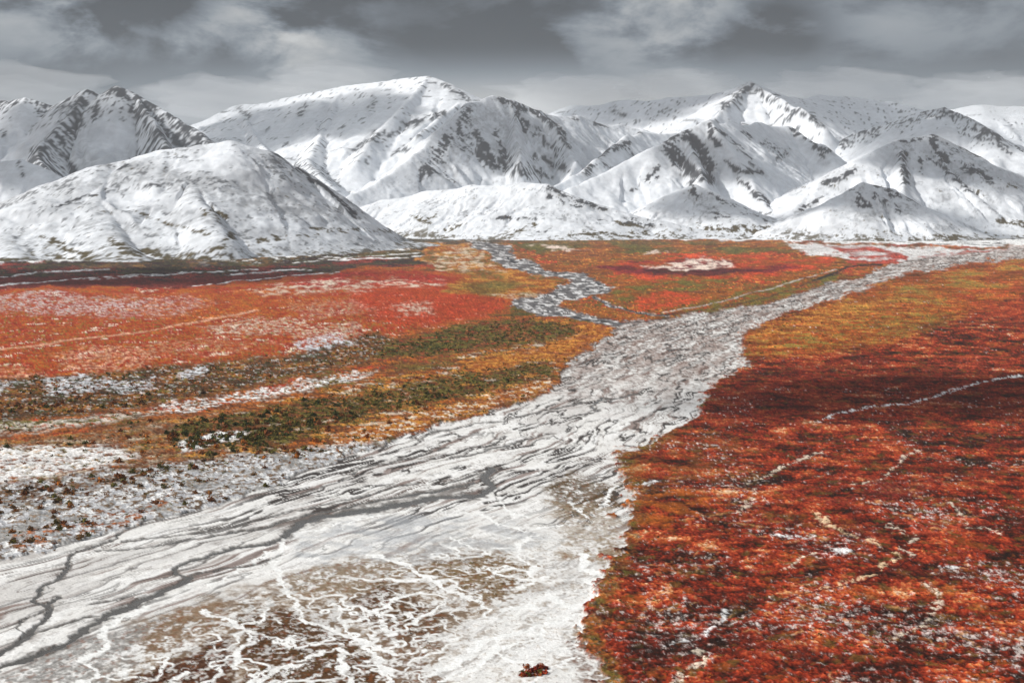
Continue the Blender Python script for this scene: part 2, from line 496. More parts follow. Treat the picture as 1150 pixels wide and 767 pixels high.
# snow-dusted shrub flat at the left edge
dust = poly([(-120, 548), (40, 540), (150, 524), (280, 512), (380, 500), (440, 496), (420, 520), (340, 548), (270, 576), (180, 602), (90, 626), (-120, 665)], 6)
mixed(dust, [((0.50, 0.51, 0.54), 0), (SNOW, -0.02), (BRN, 0.10), (GREY, 0.12), ((0.12, 0.08, 0.05), 0.26)], nS, nC)
put(poly([(-120, 505), (60, 503), (130, 500), (150, 514), (110, 524), (40, 536), (-120, 552)], 7, edge=9 * nS + 7 * nB) * sstep(-0.5, 0.1, nC + 0.7 * nS) * 0.92, (0.74, 0.74, 0.74))
put(poly([(195, 500), (240, 486), (282, 484), (270, 496), (230, 502), (200, 508)], 4, edge=3 * nS) * sstep(-0.7, -0.1, nC), SNOW)
put(poly([(-60, 545), (60, 540), (150, 525), (230, 512), (160, 534), (60, 556), (-60, 572)], 4) * sstep(-0.3, 0.2, nC + nB) * 0.9, BRN)
put(poly([(20, 600), (100, 580), (200, 560), (150, 585), (80, 602), (20, 615)], 5) * sstep(0.0, 0.3, nC + 0.5 * nB) * 0.9, RUST)

# --- land between the far stream and the main river
isl = poly([(560, 270), (700, 268), (900, 272), (1040, 280), (1000, 290), (985, 298), (940, 310), (880, 328), (800, 345), (745, 356), (690, 358), (626, 346), (640, 336), (690, 330), (690, 318), (655, 306), (610, 300), (580, 288)], 4)
mixed(isl, [(ORA, 0), (RUST, 0.0), (OLV, 0.05), (RED, 0.2), (GOLD, 0.35)], nA, nE)
put(poly([(700, 294), (800, 284), (940, 290), (930, 300), (800, 318), (740, 322), (690, 308)], 5) * sstep(-0.4, 0.2, nB + nA), BRED)
put(poly([(650, 300), (720, 292), (850, 294), (900, 300), (840, 308), (720, 308), (660, 306)], 4) * sstep(-0.4, 0.2, nE), (0.13, 0.014, 0.016))
put(poly([(720, 303), (800, 299), (860, 304), (800, 310), (730, 309)], 3) * 0.8, (0.05, 0.012, 0.016))
put(poly([(580, 274), (700, 274), (900, 278), (880, 284), (720, 284), (600, 286)], 3) * sstep(-0.3, 0.3, nE), (0.10, 0.085, 0.018))
for p in ([(600, 277), (640, 275), (660, 280), (615, 281)], [(715, 300), (800, 291), (830, 298), (760, 303)], [(730, 282), (752, 281), (752, 284), (730, 284)]):
    put(poly(p, 3) * sstep(-0.4, 0.2, nS), (0.75, 0.6, 0.52))
put(poly([(690, 326), (760, 312), (830, 316), (740, 334), (700, 342)], 4) * sstep(-0.2, 0.2, nB), OLV)
put(poly([(712, 334), (750, 326), (790, 330), (760, 346), (720, 347)], 4) * sstep(-0.4, 0.2, nB), BRED)
put(poly([(760, 346), (860, 320), (940, 308), (950, 313), (880, 334), (780, 354)], 4) * sstep(-0.2, 0.2, nB), OLV)

# --- right bank
right = poly([(1240, 286), (1150, 291), (1080, 298), (1010, 311), (945, 335), (880, 352), (850, 366), (833, 384), (836, 402), (842, 412), (802, 430), (790, 462), (742, 490), (692, 514), (716, 545), (712, 580), (700, 618), (688, 640), (674, 680), (655, 712), (690, 765), (700, 830), (1300, 830), (1300, 280)], 5.5, edge=(13 + 20 * sstep(480, 560, V)) * (nS + nB) + 9 * nC)
MR = right
nP = fbm(X / 13, Y / 11, 5, 0.62, 97)
tone = 1.0 * nP + 0.36 * nC + 0.42 * nD + 0.75 * nE + 0.6 * nA + 0.16 * white
tone = (tone - tone.mean()) / tone.std()
rampx = [-2.0, -1.0, -0.1, 0.8, 1.6, 2.3, 3.0]
rampc = np.array([(0.020, 0.009, 0.006), (0.060, 0.013, 0.007), (0.155, 0.018, 0.008), (0.29, 0.033, 0.012), (0.40, 0.072, 0.025), (0.48, 0.18, 0.06), (0.60, 0.42, 0.27)])
rc = np.stack([np.interp(tone, rampx, rampc[:, k]) for k in range(3)], -1).astype(np.float32)
col = col * (1 - right[..., None]) + rc * right[..., None]
put(right * sstep(0.25, 0.5, -nP + 0.6 * nE) * 0.55, (0.30, 0.075, 0.014))
put(right * sstep(0.30, 0.55, fbm(X / 9, Y / 12, 3, 0.6, 95) - 0.3 * nB) * 0.8, (0.10, 0.062, 0.014))
put(right * sstep(0.2, 0.6, fbm(X / 40, Y / 40, 3, 0.5, 98)) * sstep(-0.1, 0.3, nS) * 0.55, (0.30, 0.13, 0.028))
up = poly([(1300, 282), (1150, 292), (1010, 312), (940, 338), (850, 372), (836, 398), (900, 398), (1000, 384), (1100, 345), (1200, 320), (1300, 310)], 12)
mixed(right * up * 0.9, [(ORA, 0), ((0.33, 0.065, 0.016), 0.0), (GOLD, 0.14), (OLV, 0.26), (DGR, 0.40)], nB, nE)
put(right * poly([(980, 330), (1050, 310), (1100, 312), (1060, 332), (1000, 342)], 7) * sstep(-0.1, 0.35, nB) * 0.7, OLV)
put(right * poly([(990, 352), (1060, 350), (1090, 364), (1010, 376), (960, 366)], 7) * sstep(-0.1, 0.4, nB) * 0.8, OLV)
put(right * poly([(850, 366), (920, 344), (1000, 336), (960, 356), (860, 384)], 6) * sstep(-0.2, 0.4, nB + nC) * 0.7, GOLD)
put(right * poly([(1090, 330), (1250, 305), (1250, 372), (1120, 360), (1070, 345)], 12) * sstep(-0.3, 0.4, nB) * 0.85, (0.42, 0.06, 0.018))
put(right * poly([(1030, 405), (1110, 396), (1140, 410), (1050, 420)], 12) * sstep(-0.2, 0.5, nP + nC) * 0.6, (0.36, 0.06, 0.03))
# burgundy belt: cloud shade painted into the right bank's colour
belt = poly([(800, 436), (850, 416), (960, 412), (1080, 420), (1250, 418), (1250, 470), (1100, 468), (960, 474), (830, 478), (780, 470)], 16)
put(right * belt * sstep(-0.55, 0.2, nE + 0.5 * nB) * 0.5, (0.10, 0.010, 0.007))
put(right * poly([(880, 552), (960, 536), (1060, 540), (1040, 560), (930, 566)], 10) * sstep(-0.3, 0.3, nE) * 0.7, (0.075, 0.010, 0.012))
put(right * sstep(0.15, 0.6, fbm(X / 90, Y / 70, 3, 0.5, 99)) * sstep(-0.3, 0.2, nP) * 0.55, (0.085, 0.014, 0.009))
put(right * poly([(1000, 585), (1060, 575), (1110, 580), (1060, 598), (1010, 600)], 12) * sstep(-0.2, 0.5, nP + nC) * 0.65, (0.40, 0.065, 0.035))
put(right * poly([(690, 540), (760, 530), (800, 560), (770, 590), (700, 590)], 9) * sstep(-0.2, 0.3, nB) * 0.7, ORA)
put(right * poly([(690, 512), (760, 485), (850, 500), (820, 540), (730, 540)], 9) * sstep(-0.1, 0.3, nB) * 0.75, (0.16, 0.05, 0.013))
rb = poly([(1300, 282), (1150, 291), (1010, 311), (945, 335), (850, 366), (833, 384), (842, 412), (802, 430), (790, 462), (742, 490), (692, 514), (716, 545), (712, 580), (700, 618), (688, 640), (674, 680), (655, 712), (690, 765), (700, 830), (1300, 830)], 26, edge=10 * nB)
fr = sstep(0.35, 0.55, rb) * sstep(0.98, 0.7, rb) * right * sstep(470, 510, V)
mixed(fr * sstep(-0.35, 0.2, nP + 0.5 * nC) * 0.85, [((0.20, 0.075, 0.020), 0), (OLV, 0.0), (ORA, 0.1), (TAN, 0.35), (DARK, 0.3)], nB, nE)
frg = sstep(0.12, 0.4, rb) * (1 - right) * sstep(490, 520, V)
# snow caught between the plants on the right bank
sn = fbm(X / 3.6, Y / 5.0, 4, 0.72, 101) + 0.25 * white
sn = sn / sn.std()
nL = fbm(X / 45, Y / 60, 3, 0.55, 103); nL = nL / nL.std()
bias = -0.75 * sstep(540, 420, V) + 0.35 * sstep(560, 760, V) + 0.32 * poly([(940, 700), (1040, 655), (1250, 625), (1250, 800), (960, 800)], 30) + 0.45 * poly([(690, 690), (800, 690), (780, 790), (680, 790)], 25) + 0.3 * poly([(870, 590), (1000, 585), (1010, 650), (900, 660)], 18)
put(right * sstep(2.2, 2.75, sn + 0.55 * nL + 0.95 * bias) * 0.8, (0.64, 0.56, 0.53))
put(right * sstep(1.3, 2.2, sn + 0.5 * nL + 1.15 * bias) * 0.30, (0.50, 0.42, 0.40))
gvn = fbm(X / 38, Y / 48, 4, 0.55, 104)
put(right * iso_(gvn, 0.9 + 1.2 * nE) * sstep(-0.15, 0.3, nS + 0.4 * nC) * sstep(0.0, 0.35, nL * 0.3 + 0.1) * sstep(470, 560, V) * 0.6, (0.52, 0.27, 0.11))
trails = [([(915, 474), (963, 460), (1017, 453), (1058, 443), (1088, 431), (1122, 425), (1170, 421)], 1.8, SNOW), ([(842, 540), (868, 529), (889, 521), (925, 508)], 2.2, CREAM),
          ([(835, 575), (845, 562), (850, 550)], 2.2, CREAM), ([(917, 573), (931, 590), (959, 601), (987, 608), (1004, 626), (987, 643), (955, 655), (920, 662)], 2.8, (0.70, 0.52, 0.33)),
          ([(999, 589), (1028, 604), (1014, 615), (1026, 624)], 2.6, CREAM), ([(818, 682), (806, 702), (786, 713), (745, 724)], 3.0, SNOW),
          ([(870, 600), (890, 604), (912, 603)], 2.6, SNOW), ([(925, 625), (945, 618), (965, 615)], 3.2, SNOW), ([(880, 640), (900, 628), (925, 620)], 2.0, CREAM),
          ([(1040, 655), (1055, 668), (1048, 690), (1000, 720)], 3.5, CREAM), ([(760, 770), (780, 745), (790, 730)], 4, CREAM), ([(1060, 635), (1075, 637)], 2.5, SNOW),
          ([(960, 545), (990, 535), (1010, 520), (1030, 505)], 1.6, CREAM), ([(720, 545), (735, 540)], 3, SNOW), ([(1060, 560), (1090, 590), (1130, 600)], 1.6, CREAM)]
for p, wd, c in trails:
    put(stroke(p, wd, soft=1.2, warp=0.9, rag=1.0) * sstep(-0.12, 0.3, 0.6 * nS + 0.7 * nC + 0.6 * nD + 0.4 * white + 0.10) * right * 0.9, c)
put(stroke([(1030, 624), (1000, 640), (966, 655), (917, 664), (872, 674)], 1.6) * right, (0.07, 0.010, 0.008))

# --- far snowy apron at the foot of the range
apron = poly([(-120, 240), (1300, 240), (1300, 274), (1180, 275), (1090, 276), (1000, 274), (900, 270), (760, 269), (640, 268), (560, 266), (470, 266), (380, 272), (280, 284), (140, 292), (-120, 297)], 2.5)
put(apron, SNOW)
put(apron * sstep(0.1, 0.35, fbm(X / 90, Y / 160, 5, 0.62, 111)), (0.06, 0.062, 0.065))
put(apron * sstep(0.55, 0.85, fbm(X / 60, Y / 200, 4, 0.6, 115)) * sstep(900, 300, U), (0.16, 0.09, 0.035))
put(poly([(420, 264), (500, 264), (620, 268), (560, 276), (470, 274)], 3) * sstep(-0.3, 0.1, nE) * 0.9, (0.055, 0.05, 0.035))
far_r = poly([(880, 272), (1000, 277), (1080, 281), (1160, 276), (1300, 270), (1300, 284), (1150, 288), (1080, 291), (1010, 296), (960, 290), (900, 284)], 3)
put(far_r * sstep(-0.5, 0.0, nS + 0.2), (0.66, 0.65, 0.65))
for p in ([(925, 276), (975, 278), (1020, 285), (1025, 292), (960, 288)], [(1030, 288), (1090, 282), (1180, 276), (1180, 285), (1090, 291), (1050, 294)], [(955, 291), (1010, 291), (1000, 296), (960, 296)]):
    put(poly(p, 2.5) * sstep(-0.6, 0.1, nE), (0.34, 0.05, 0.03))
put(poly([(560, 268), (700, 269), (880, 274), (920, 280), (700, 277), (600, 276)], 2) * sstep(-0.2, 0.2, nE) * 0.8, (0.10, 0.075, 0.02))

# --- braided floodplain
flood = poly([(1300, 268), (1150, 279), (1060, 286), (992, 297), (988, 302), (945, 316), (885, 333), (810, 349), (745, 358), (700, 363), (684, 376), (652, 402), (628, 420), (620, 440), (560, 460), (490, 478), (420, 502), (360, 521), (300, 546), (240, 566), (160, 586), (100, 601), (60, 616), (-130, 650), (-130, 830), (720, 830), (690, 765), (655, 712), (674, 680), (688, 640), (700, 618), (712, 580), (716, 545), (692, 514), (742, 490), (790, 462), (802, 430), (842, 412), (836, 402), (833, 384), (850, 366), (880, 352), (945, 335), (1010, 311), (1080, 298), (1150, 291), (1300, 284)], 2.2, edge=4 * nS + 3 * nB)
flood = np.maximum(flood * (1 - 0.995 * right), 0)
cl = np.array([ground_xy(*p) for p in [(1300, 276), (1150, 285), (1000, 303), (880, 342), (770, 385), (700, 430), (600, 500), (430, 560), (230, 630), (0, 705), (-300, 800)]])
m_ = flood > 0.01
xs, ys = X[m_], Y[m_]
best = np.full(xs.shape, 1e12); S_ = np.zeros(xs.shape); Tt = np.zeros(xs.shape); run = 0.0
for i in range(len(cl) - 1):
    a, b = cl[i], cl[i + 1]; d = b - a; L = math.hypot(*d)
    t = np.clip(((xs - a[0]) * d[0] + (ys - a[1]) * d[1]) / L ** 2, 0, 1)
    ex, ey = xs - a[0] - t * d[0], ys - a[1] - t * d[1]
    q = ex * ex + ey * ey
    sg = np.sign(d[0] * ey - d[1] * ex)
    h = q < best
    best = np.where(h, q, best); S_ = np.where(h, run + t * L, S_); Tt = np.where(h, sg * np.sqrt(q), Tt)
    run += L
SS = np.zeros_like(X); TT = np.zeros_like(X)
SS[m_] = S_; TT[m_] = Tt
wS = SS + 26 * fbm(X / 45, Y / 45, 3, 0.5, 121); wT = TT + 6.5 * fbm(X / 60, Y / 60, 3, 0.55, 122) + 0.3 * nC
lowf = sstep(4, 46, V - np.where(U < 548, 562 + (548 - U) * 0.36, 562 + (U - 548) * 0.12))          # the lower, fan-like part of the plain
fl = sstep(500, 400, V)
b1 = fbm(wS / 120, wT / 16, 4, 0.52, 131)
b2 = fbm(wS / 60, wT / 8.0, 4, 0.55, 132) * (1 - fl) + fl * fbm(wS / 150, wT / 16, 4, 0.55, 136)
b3 = fbm(wS / 26, wT / 4.6, 3, 0.55, 133) * (1 - fl) + fl * fbm(wS / 70, wT / 9, 3, 0.55, 137)
lev = fbm(wS / 260, wT / 40, 3, 0.5, 134)
gcol = np.zeros_like(col); gcol[:] = (0.76, 0.755, 0.745)


def lay(mask, c):
    global gcol
    m = np.clip(mask, 0, 1)[..., None]
    gcol = gcol * (1 - m) + np.array(c, np.float32) * m


lay(sstep(-0.25, 0.3, b2 + 0.5 * nC), (0.83, 0.83, 0.83))
lay(sstep(0.12, 0.5, lev + 0.4 * b1) * 0.5, (0.48, 0.46, 0.45))
lay(sstep(0.2, 0.5, b3 + 0.4 * nD) * 0.55, (0.33, 0.30, 0.285))
upper = sstep(478, 396, V + 25 * nE)
lay(upper * sstep(-0.35, 0.2, b2 + 0.5 * nC) * 0.85, (0.34, 0.255, 0.225))
lay(upper * sstep(0.0, 0.3, nS + 0.6 * nC) * 0.8, (0.15, 0.115, 0.10))
lay(upper * sstep(0.12, 0.4, b3 - 0.4 * nC) * 0.8, (0.78, 0.77, 0.76))
lay(upper * sstep(0.15, 0.5, b3) * 0.6, (0.10, 0.085, 0.08))
lay(sstep(0.22, 0.45, fbm(wS / 110, wT / 9, 4, 0.6, 135)) * 0.8 * (1 - lowf), (0.17, 0.10, 0.08))


def iso(b, wpx):
    gi, gj = np.gradient(b)
    g = np.hypot(gi, gj)
    return np.clip(wpx + 0.5 - np.abs(b) / (g + 1e-5), 0, 1) * sstep(0.34, 0.16, g)


nearl = sstep(560, 620, V) * (1 - lowf)
wv = 0.55 + 0.9 * sstep(420, 600, V) - 0.75 * nearl
ln1 = iso(b1, wv * (1.25 + 2.2 * nE + 1.5 * nB)) * sstep(-0.4, 0.1, lev + 0.2)
gl = fbm(wS / 120, wT / 30, 3, 0.55, 138)
ln2 = iso(b2, wv * (0.7 + 0.9 * nB)) * sstep(-0.1, 0.25, gl) * sstep(-0.25, 0.1, fbm(wS / 30, wT / 9, 3, 0.6, 139))
ln3 = iso(b3, wv * 0.45) * sstep(-0.05, 0.3, -gl + 0.5 * nE) * sstep(-0.1, 0.2, nS)
lay(ln3 * 0.7 * (1 - 0.5 * lowf), (0.14, 0.12, 0.11))
lay(ln2 * 0.95 * (1 - 0.65 * lowf), (0.095, 0.060, 0.048))
lay(ln1 * (1.0 - 0.35 * nearl) * (1 - 0.8 * lowf), (0.055, 0.048, 0.046))
lines = np.clip(ln1 + 0.6 * ln2, 0, 1) * (1 - 0.7 * lowf)
fanb = poly([(150, 705), (250, 668), (340, 645), (430, 622), (530, 612), (600, 635), (590, 668), (540, 690), (500, 722), (490, 800), (60, 800), (110, 750)], 22, edge=22 * nB + 8 * nC)
lay(fanb * sstep(-0.35, 0.2, nC + 0.6 * nB + 0.5 * nE) * 0.78, (0.30, 0.215, 0.14))
lay(fanb * sstep(-0.05, 0.3, nC + 0.5 * nD + 0.3 * nE) * 0.75, (0.125, 0.075, 0.04))
lay((1 - fanb) * lowf * sstep(0.1, 0.45, nC + 0.6 * nB) * 0.38, (0.40, 0.33, 0.26))
lay(lowf * sstep(0.25, 0.5, nD + 0.5 * nB) * 0.45, (0.20, 0.14, 0.09))
# light grey wash plain in the middle
lay(poly([(330, 600), (420, 575), (560, 580), (620, 600), (560, 625), (430, 640), (350, 640)], 14) * sstep(-0.3, 0.3, nB) * 0.6, (0.38, 0.40, 0.43))
# brown heath patches of the fan
brown = [([(268, 690), (322, 682), (352, 696), (402, 722), (432, 750), (440, 800), (240, 800), (290, 745), (268, 736), (274, 715)], BRN, 1.0), ([(398, 662), (432, 648), (482, 680), (502, 690), (490, 716), (460, 726), (430, 700), (398, 690)], BRN, 0.85),
         ([(470, 636), (525, 622), (562, 618), (592, 635), (582, 662), (540, 676), (500, 652)], (0.20, 0.13, 0.06), 0.8), ([(120, 800), (150, 760), (190, 744), (250, 714), (262, 740), (255, 800)], (0.085, 0.035, 0.018), 1.0),
         ([(150, 705), (200, 680), (250, 676), (264, 700), (205, 722), (168, 737)], (0.24, 0.16, 0.10), 0.8), ([(608, 545), (640, 528), (692, 543), (697, 566), (660, 577), (618, 566)], (0.12, 0.075, 0.03), 0.8),
         ([(622, 622), (692, 598), (694, 632), (650, 628)], (0.26, 0.18, 0.10), 0.75), ([(640, 722), (682, 703), (730, 770), (735, 800), (650, 800)], (0.20, 0.13, 0.10), 0.7), ([(330, 640), (400, 622), (470, 640), (400, 665), (330, 668)], (0.27, 0.20, 0.13), 0.7),
         ([(430, 700), (480, 690), (500, 720), (470, 740), (520, 790), (430, 800)], (0.17, 0.10, 0.06), 0.7), ([(60, 720), (160, 700), (150, 740), (70, 800), (0, 800), (0, 760)], (0.27, 0.26, 0.25), 0.75), ([(610, 560), (690, 570), (700, 600), (640, 610)], (0.33, 0.26, 0.18), 0.6)]
for p, c, a in brown:
    mk = poly(p, 9, edge=9 * nB + 5 * nC)
    lay(mk * sstep(-0.45, 0.05, nC + 0.5 * nD + 0.4 * nB) * a, c)
    lay(mk * sstep(0.15, 0.4, nD + 0.4 * nC) * a * 0.6, np.array(c) * 0.45)
    lay(mk * sstep(0.2, 0.5, fbm(X / 2.5, Y / 3.5, 2, 0.6, 140)) * a * 0.6, RUST)
    veg_m = mk
lay(frg * sstep(0.0, 0.3, nC + 0.6 * nB + 0.1) * 0.8, (0.24, 0.16, 0.09))
lay(frg * sstep(0.2, 0.45, nD + 0.5 * nB) * 0.8, BRN)
# snow-filled rills
rills = [([(165, 678), (127, 698), (113, 710), (119, 720), (97, 736), (107, 754), (80, 775)], 5), ([(313, 606), (311, 638), (316, 654), (335, 676), (340, 692), (373, 706), (405, 719), (445, 731)], 4), ([(405, 719), (421, 733), (432, 749), (440, 775)], 4.5),
         ([(230, 686), (262, 694), (286, 711), (273, 725), (265, 735), (263, 746)], 5), ([(362, 730), (351, 733), (321, 746), (280, 765)], 4), ([(384, 728), (388, 745), (393, 775)], 6), ([(445, 671), (421, 684), (394, 695)], 3.6), ([(373, 676), (386, 695), (394, 711)], 3.2),
         ([(419, 620), (454, 633), (481, 649), (513, 665), (540, 674)], 3.6), ([(380, 592), (400, 582), (435, 575), (470, 567)], 1.8), ([(521, 573), (551, 581), (589, 595), (630, 588)], 2.4), ([(400, 715), (424, 722), (448, 731)], 3), ([(416, 727), (427, 746), (445, 756)], 5),
         ([(408, 680), (427, 690), (440, 710)], 6), ([(460, 686), (464, 698)], 6), ([(438, 673), (456, 666)], 3.5), ([(481, 755), (516, 741), (529, 725), (551, 716), (573, 711), (600, 703), (650, 688)], 6), ([(520, 755), (551, 733), (562, 717)], 5), ([(551, 727), (575, 738), (605, 747)], 4.2),
         ([(568, 685), (592, 678)], 7), ([(611, 664), (627, 673), (650, 681)], 5), ([(492, 762), (513, 752)], 4), ([(649, 622), (657, 638), (690, 650)], 7), ([(663, 649), (668, 664), (650, 680)], 8), ([(641, 563), (660, 579)], 2), ([(690, 545), (684, 563), (672, 572)], 3),
         ([(300, 620), (270, 640), (240, 655)], 3), ([(345, 596), (362, 592), (380, 586)], 3), ([(600, 600), (580, 612), (600, 640), (590, 655)], 3), ([(160, 668), (195, 656), (225, 650)], 3.5), ([(320, 720), (330, 712), (326, 725)], 4), ([(136, 757), (142, 750)], 5), ([(195, 767), (205, 752)], 5),
         ([(500, 600), (530, 610), (548, 622)], 2.2), ([(560, 560), (570, 572), (590, 580)], 2.0), ([(620, 690), (600, 715), (570, 725)], 3.5), ([(690, 700), (680, 720), (690, 745)], 4), ([(690, 660), (668, 690), (650, 700)], 5), ([(590, 765), (620, 750), (650, 735)], 3.5)]
rl = np.zeros_like(U)
for p, wd in rills:
    rl = np.maximum(rl, stroke(p, wd * 0.72, soft=0.5, warp=0.8, rag=0.55))
v1 = fbm(X / 34, Y / 40, 4, 0.55, 151); v2 = fbm(X / 15 + 0.5 * v1, Y / 20, 3, 0.55, 152); v3 = fbm(X / 8, Y / 12, 3, 0.55, 153)
vein = np.maximum.reduce([iso(v1, 1.3 + 1.6 * nE) * sstep(-0.5, 0.0, nB + 0.2), iso(v2, 0.75 + 1.2 * nB) * sstep(0.0, 0.35, nE + 0.12 + 0.4 * nS) * 0.9, iso(v3, 0.35) * sstep(0.1, 0.35, nB) * 0.6])
rl = np.maximum(rl, vein * lowf * (0.55 + 0.45 * fanb))
lay(np.clip(rl * (1.0 + 0.7 * nC + 0.4 * nD), 0, 1), (0.86, 0.87, 0.87))
# open water
water = [([(148, 590), (133, 597), (130, 603), (108, 610), (86, 617), (77, 627), (76, 641), (49, 654), (39, 671), (54, 679), (64, 668)], 1.2, 3.0), ([(64, 668), (57, 681), (40, 703), (27, 714), (0, 733), (-60, 760)], 3.0, 4.0),
         ([(54, 681), (22, 694), (23, 703), (32, 709)], 1.6, 1.6), ([(553, 525), (546, 532), (552, 546), (540, 554), (480, 558), (420, 570), (365, 577), (340, 586), (318, 600)], 5.0, 5.5), ([(318, 600), (300, 609), (265, 613), (250, 618), (212, 627), (197, 636), (197, 643), (212, 646)], 3.0, 3.0),
         ([(214, 646), (205, 651), (170, 668), (125, 687), (114, 694), (100, 703), (80, 716), (60, 727), (0, 745), (-60, 762)], 5.0, 4.2), ([(316, 620), (310, 625), (290, 632), (255, 636), (214, 643)], 1.6, 1.8), ([(116, 690), (90, 692), (66, 701), (45, 706)], 1.6, 1.4),
         ([(619, 485), (600, 489), (577, 497), (546, 505), (510, 512)], 1.4, 1.6), ([(650, 450), (608, 462), (567, 470), (533, 474), (515, 480), (483, 485), (471, 493)], 1.3, 1.2), ([(504, 501), (473, 510), (437, 518), (408, 524), (380, 540), (330, 556)], 1.3, 1.3),
         ([(535, 541), (483, 551), (442, 558), (400, 566), (350, 574), (300, 590), (240, 600), (170, 612), (110, 616)], 2.6, 1.4), ([(470, 540), (430, 549), (390, 560), (330, 572), (260, 590), (200, 600), (140, 606)], 1.4, 1.2), ([(680, 446), (660, 456), (672, 460), (640, 470)], 1.2, 1.2),
         ([(365, 520), (330, 534), (290, 548), (250, 562), (210, 574), (170, 582), (150, 590)], 1.2, 1.3), ([(720, 440), (690, 446), (664, 452)], 1.1, 1.1), ([(160, 664), (130, 671), (100, 676)], 1.2, 0.8), ([(790, 395), (760, 402), (735, 406)], 1.0, 1.0)]
wm = np.zeros_like(U)
for p, a, b in water:
    wm = np.maximum(wm, stroke(p, a * (1.05 if a > 2 else 0.8), b * (1.05 if b > 2 else 0.8), soft=0.3, warp=0.5, rag=0.25))
edge_w = np.clip(np.maximum.reduce([stroke(p, a * 1.4 + 0.6, b * 1.4 + 0.6, soft=0.9, warp=0.5, rag=0.4) for p, a, b in water]) - wm, 0, 1)
lay(edge_w * sstep(-0.5, 0.2, nC) * 0.85, (0.06, 0.045, 0.038))
lay(stroke([(560, 530), (500, 552), (430, 562), (370, 575), (320, 590), (250, 605)], 11, 7, k=2.2, soft=1.2, warp=0.9, rag=0.8) * sstep(-0.3, 0.3, b2 + 0.5 * nB) * 0.75, (0.17, 0.15, 0.14))
lay(wm, (0.085, 0.078, 0.070))
# bank line
f3 = flood[..., None]
col = col * (1 - f3) + gcol * f3
bankl = sstep(0.15, 0.5, flood) * sstep(0.85, 0.5, flood)
put(bankl * sstep(-0.2, 0.2, nE) * 0.6 * sstep(720, 640, U) * sstep(420, 450, V), DARK)
wet = wm * flood
veg = 1 - flood * 0.85
# far winding stream
side = poly([(526, 271), (553, 291), (577, 300), (597, 308), (636, 312), (633, 321), (616, 328), (585, 333), (565, 339), (585, 350), (616, 355), (650, 359), (682, 365), (699, 369), (730, 361), (689, 360), (660, 354), (626, 343), (636, 337), (670, 333), (689, 326), (682, 315), (655, 307), (621, 305), (597, 294), (573, 285), (580, 279), (553, 273)], 2.0)
side = np.maximum(side, stroke([(668, 334), (687, 343), (714, 351), (748, 355)], 3.0, 2.0, k=2.2))
side *= (1 - flood)
scl = np.zeros_like(col); scl[:] = (0.13, 0.125, 0.13)
sn1 = fbm(U / 11 - V / 9, V / 2.2, 4, 0.6, 161)
for th, c in ((0.0, (0.26, 0.25, 0.25)), (0.16, (0.66, 0.66, 0.67))):
    m = sstep(th - 0.07, th + 0.07, sn1)[..., None]; scl = scl * (1 - m) + np.array(c, np.float32) * m
m = (sstep(0.25, 0.32, fbm(U / 9 - V / 9, V / 1.8, 3, 0.6, 165)))[..., None]; scl = scl * (1 - m) + np.array((0.05, 0.05, 0.055), np.float32) * m
col = col * (1 - side[..., None]) + scl * side[..., None]
put(stroke([(700, 346), (720, 353), (748, 354), (765, 350)], 1.4, k=2.5) * 0.9, (0.02, 0.018, 0.018))
put(stroke([(650, 357), (690, 362), (725, 361), (750, 357)], 1.2, k=2.5) * 0.9, (0.025, 0.02, 0.02))
put(stroke([(745, 351), (800, 341), (860, 326), (905, 312), (940, 303)], 1.3, k=2.4) * sstep(-0.4, 0.1, nS) * 0.8, (0.55, 0.52, 0.50))
put(stroke([(748, 355), (800, 347), (860, 334), (910, 318), (948, 305)], 1.2, k=2.4) * sstep(-0.5, 0.0, nS) * 0.8, (0.035, 0.030, 0.022))
put(stroke([(915, 315), (940, 306), (952, 300), (988, 297)], 2.0, k=2.0) * 0.95, (0.018, 0.016, 0.016))
veg = veg * (1 - 0.8 * side)

# relief of the valley floor
lum_c = col.mean(2)
hgt += 0.5 * nA * sstep(0, 1, 1 - flood) * 2.0
hgt += (0.55 * nC + 0.36 * nD) * veg * (1 - flood)
hgt += 5.0 * poly([(-160, 326), (60, 318), (300, 312), (400, 302), (500, 310), (540, 335), (430, 368), (380, 380), (300, 394), (150, 410), (-160, 420)], 30, k=1.6, edge=0 * nB)
hgt -= 0.7 * flood + 0.6 * side
hgt -= 0.12 * lines * flood + 0.35 * wm * flood
hgt += (0.05 * nC + 0.10 * nB) * flood * (1 - wm)
hgt += (0.6 * nB * sstep(300, 400, V)) * veg
hgt *= sstep(0, 1, 1.0)

pv_ = np.exp((0.8 * nC + 0.9 * nD + 0.6 * nB + 0.5 * nE) * veg * (1 - 0.6 * right) * (1 - 0.6 * np.clip(lum_c / 0.5, 0, 1)))
pv_ = pv_ * np.exp(0.30 * np.clip(tone, -2, 2) * right * (0.25 + 0.9 * up))
col = col * pv_[..., None]
lc = np.clip(col, 0.004, 0.9)
idx = np.arange(NR * NC, dtype=np.int32).reshape(NR, NC)
quads = np.stack([idx[:-1, :-1], idx[1:, :-1], idx[1:, 1:], idx[:-1, 1:]], -1).reshape(-1, 4)
co = np.stack([X, Y, hgt], -1).reshape(-1, 3)
fc = lambda a: 0.25 * (a[:-1, :-1] + a[1:, :-1] + a[1:, 1:] + a[:-1, 1:]).reshape(-1)
fF, fW, fS, fR, fA = fc(flood), fc(wet), fc(side), fc(right), fc(np.maximum(apron, 0))
fI = fc(poly([(560, 262), (1300, 262), (1300, 282), (992, 297), (940, 312), (880, 330), (745, 357), (690, 362), (626, 350), (626, 343), (690, 326), (600, 298), (575, 286)], 1.0))
cls = np.zeros(len(quads), np.int8)
cls[fI > 0.5] = 1
cls[fA > 0.5] = 2
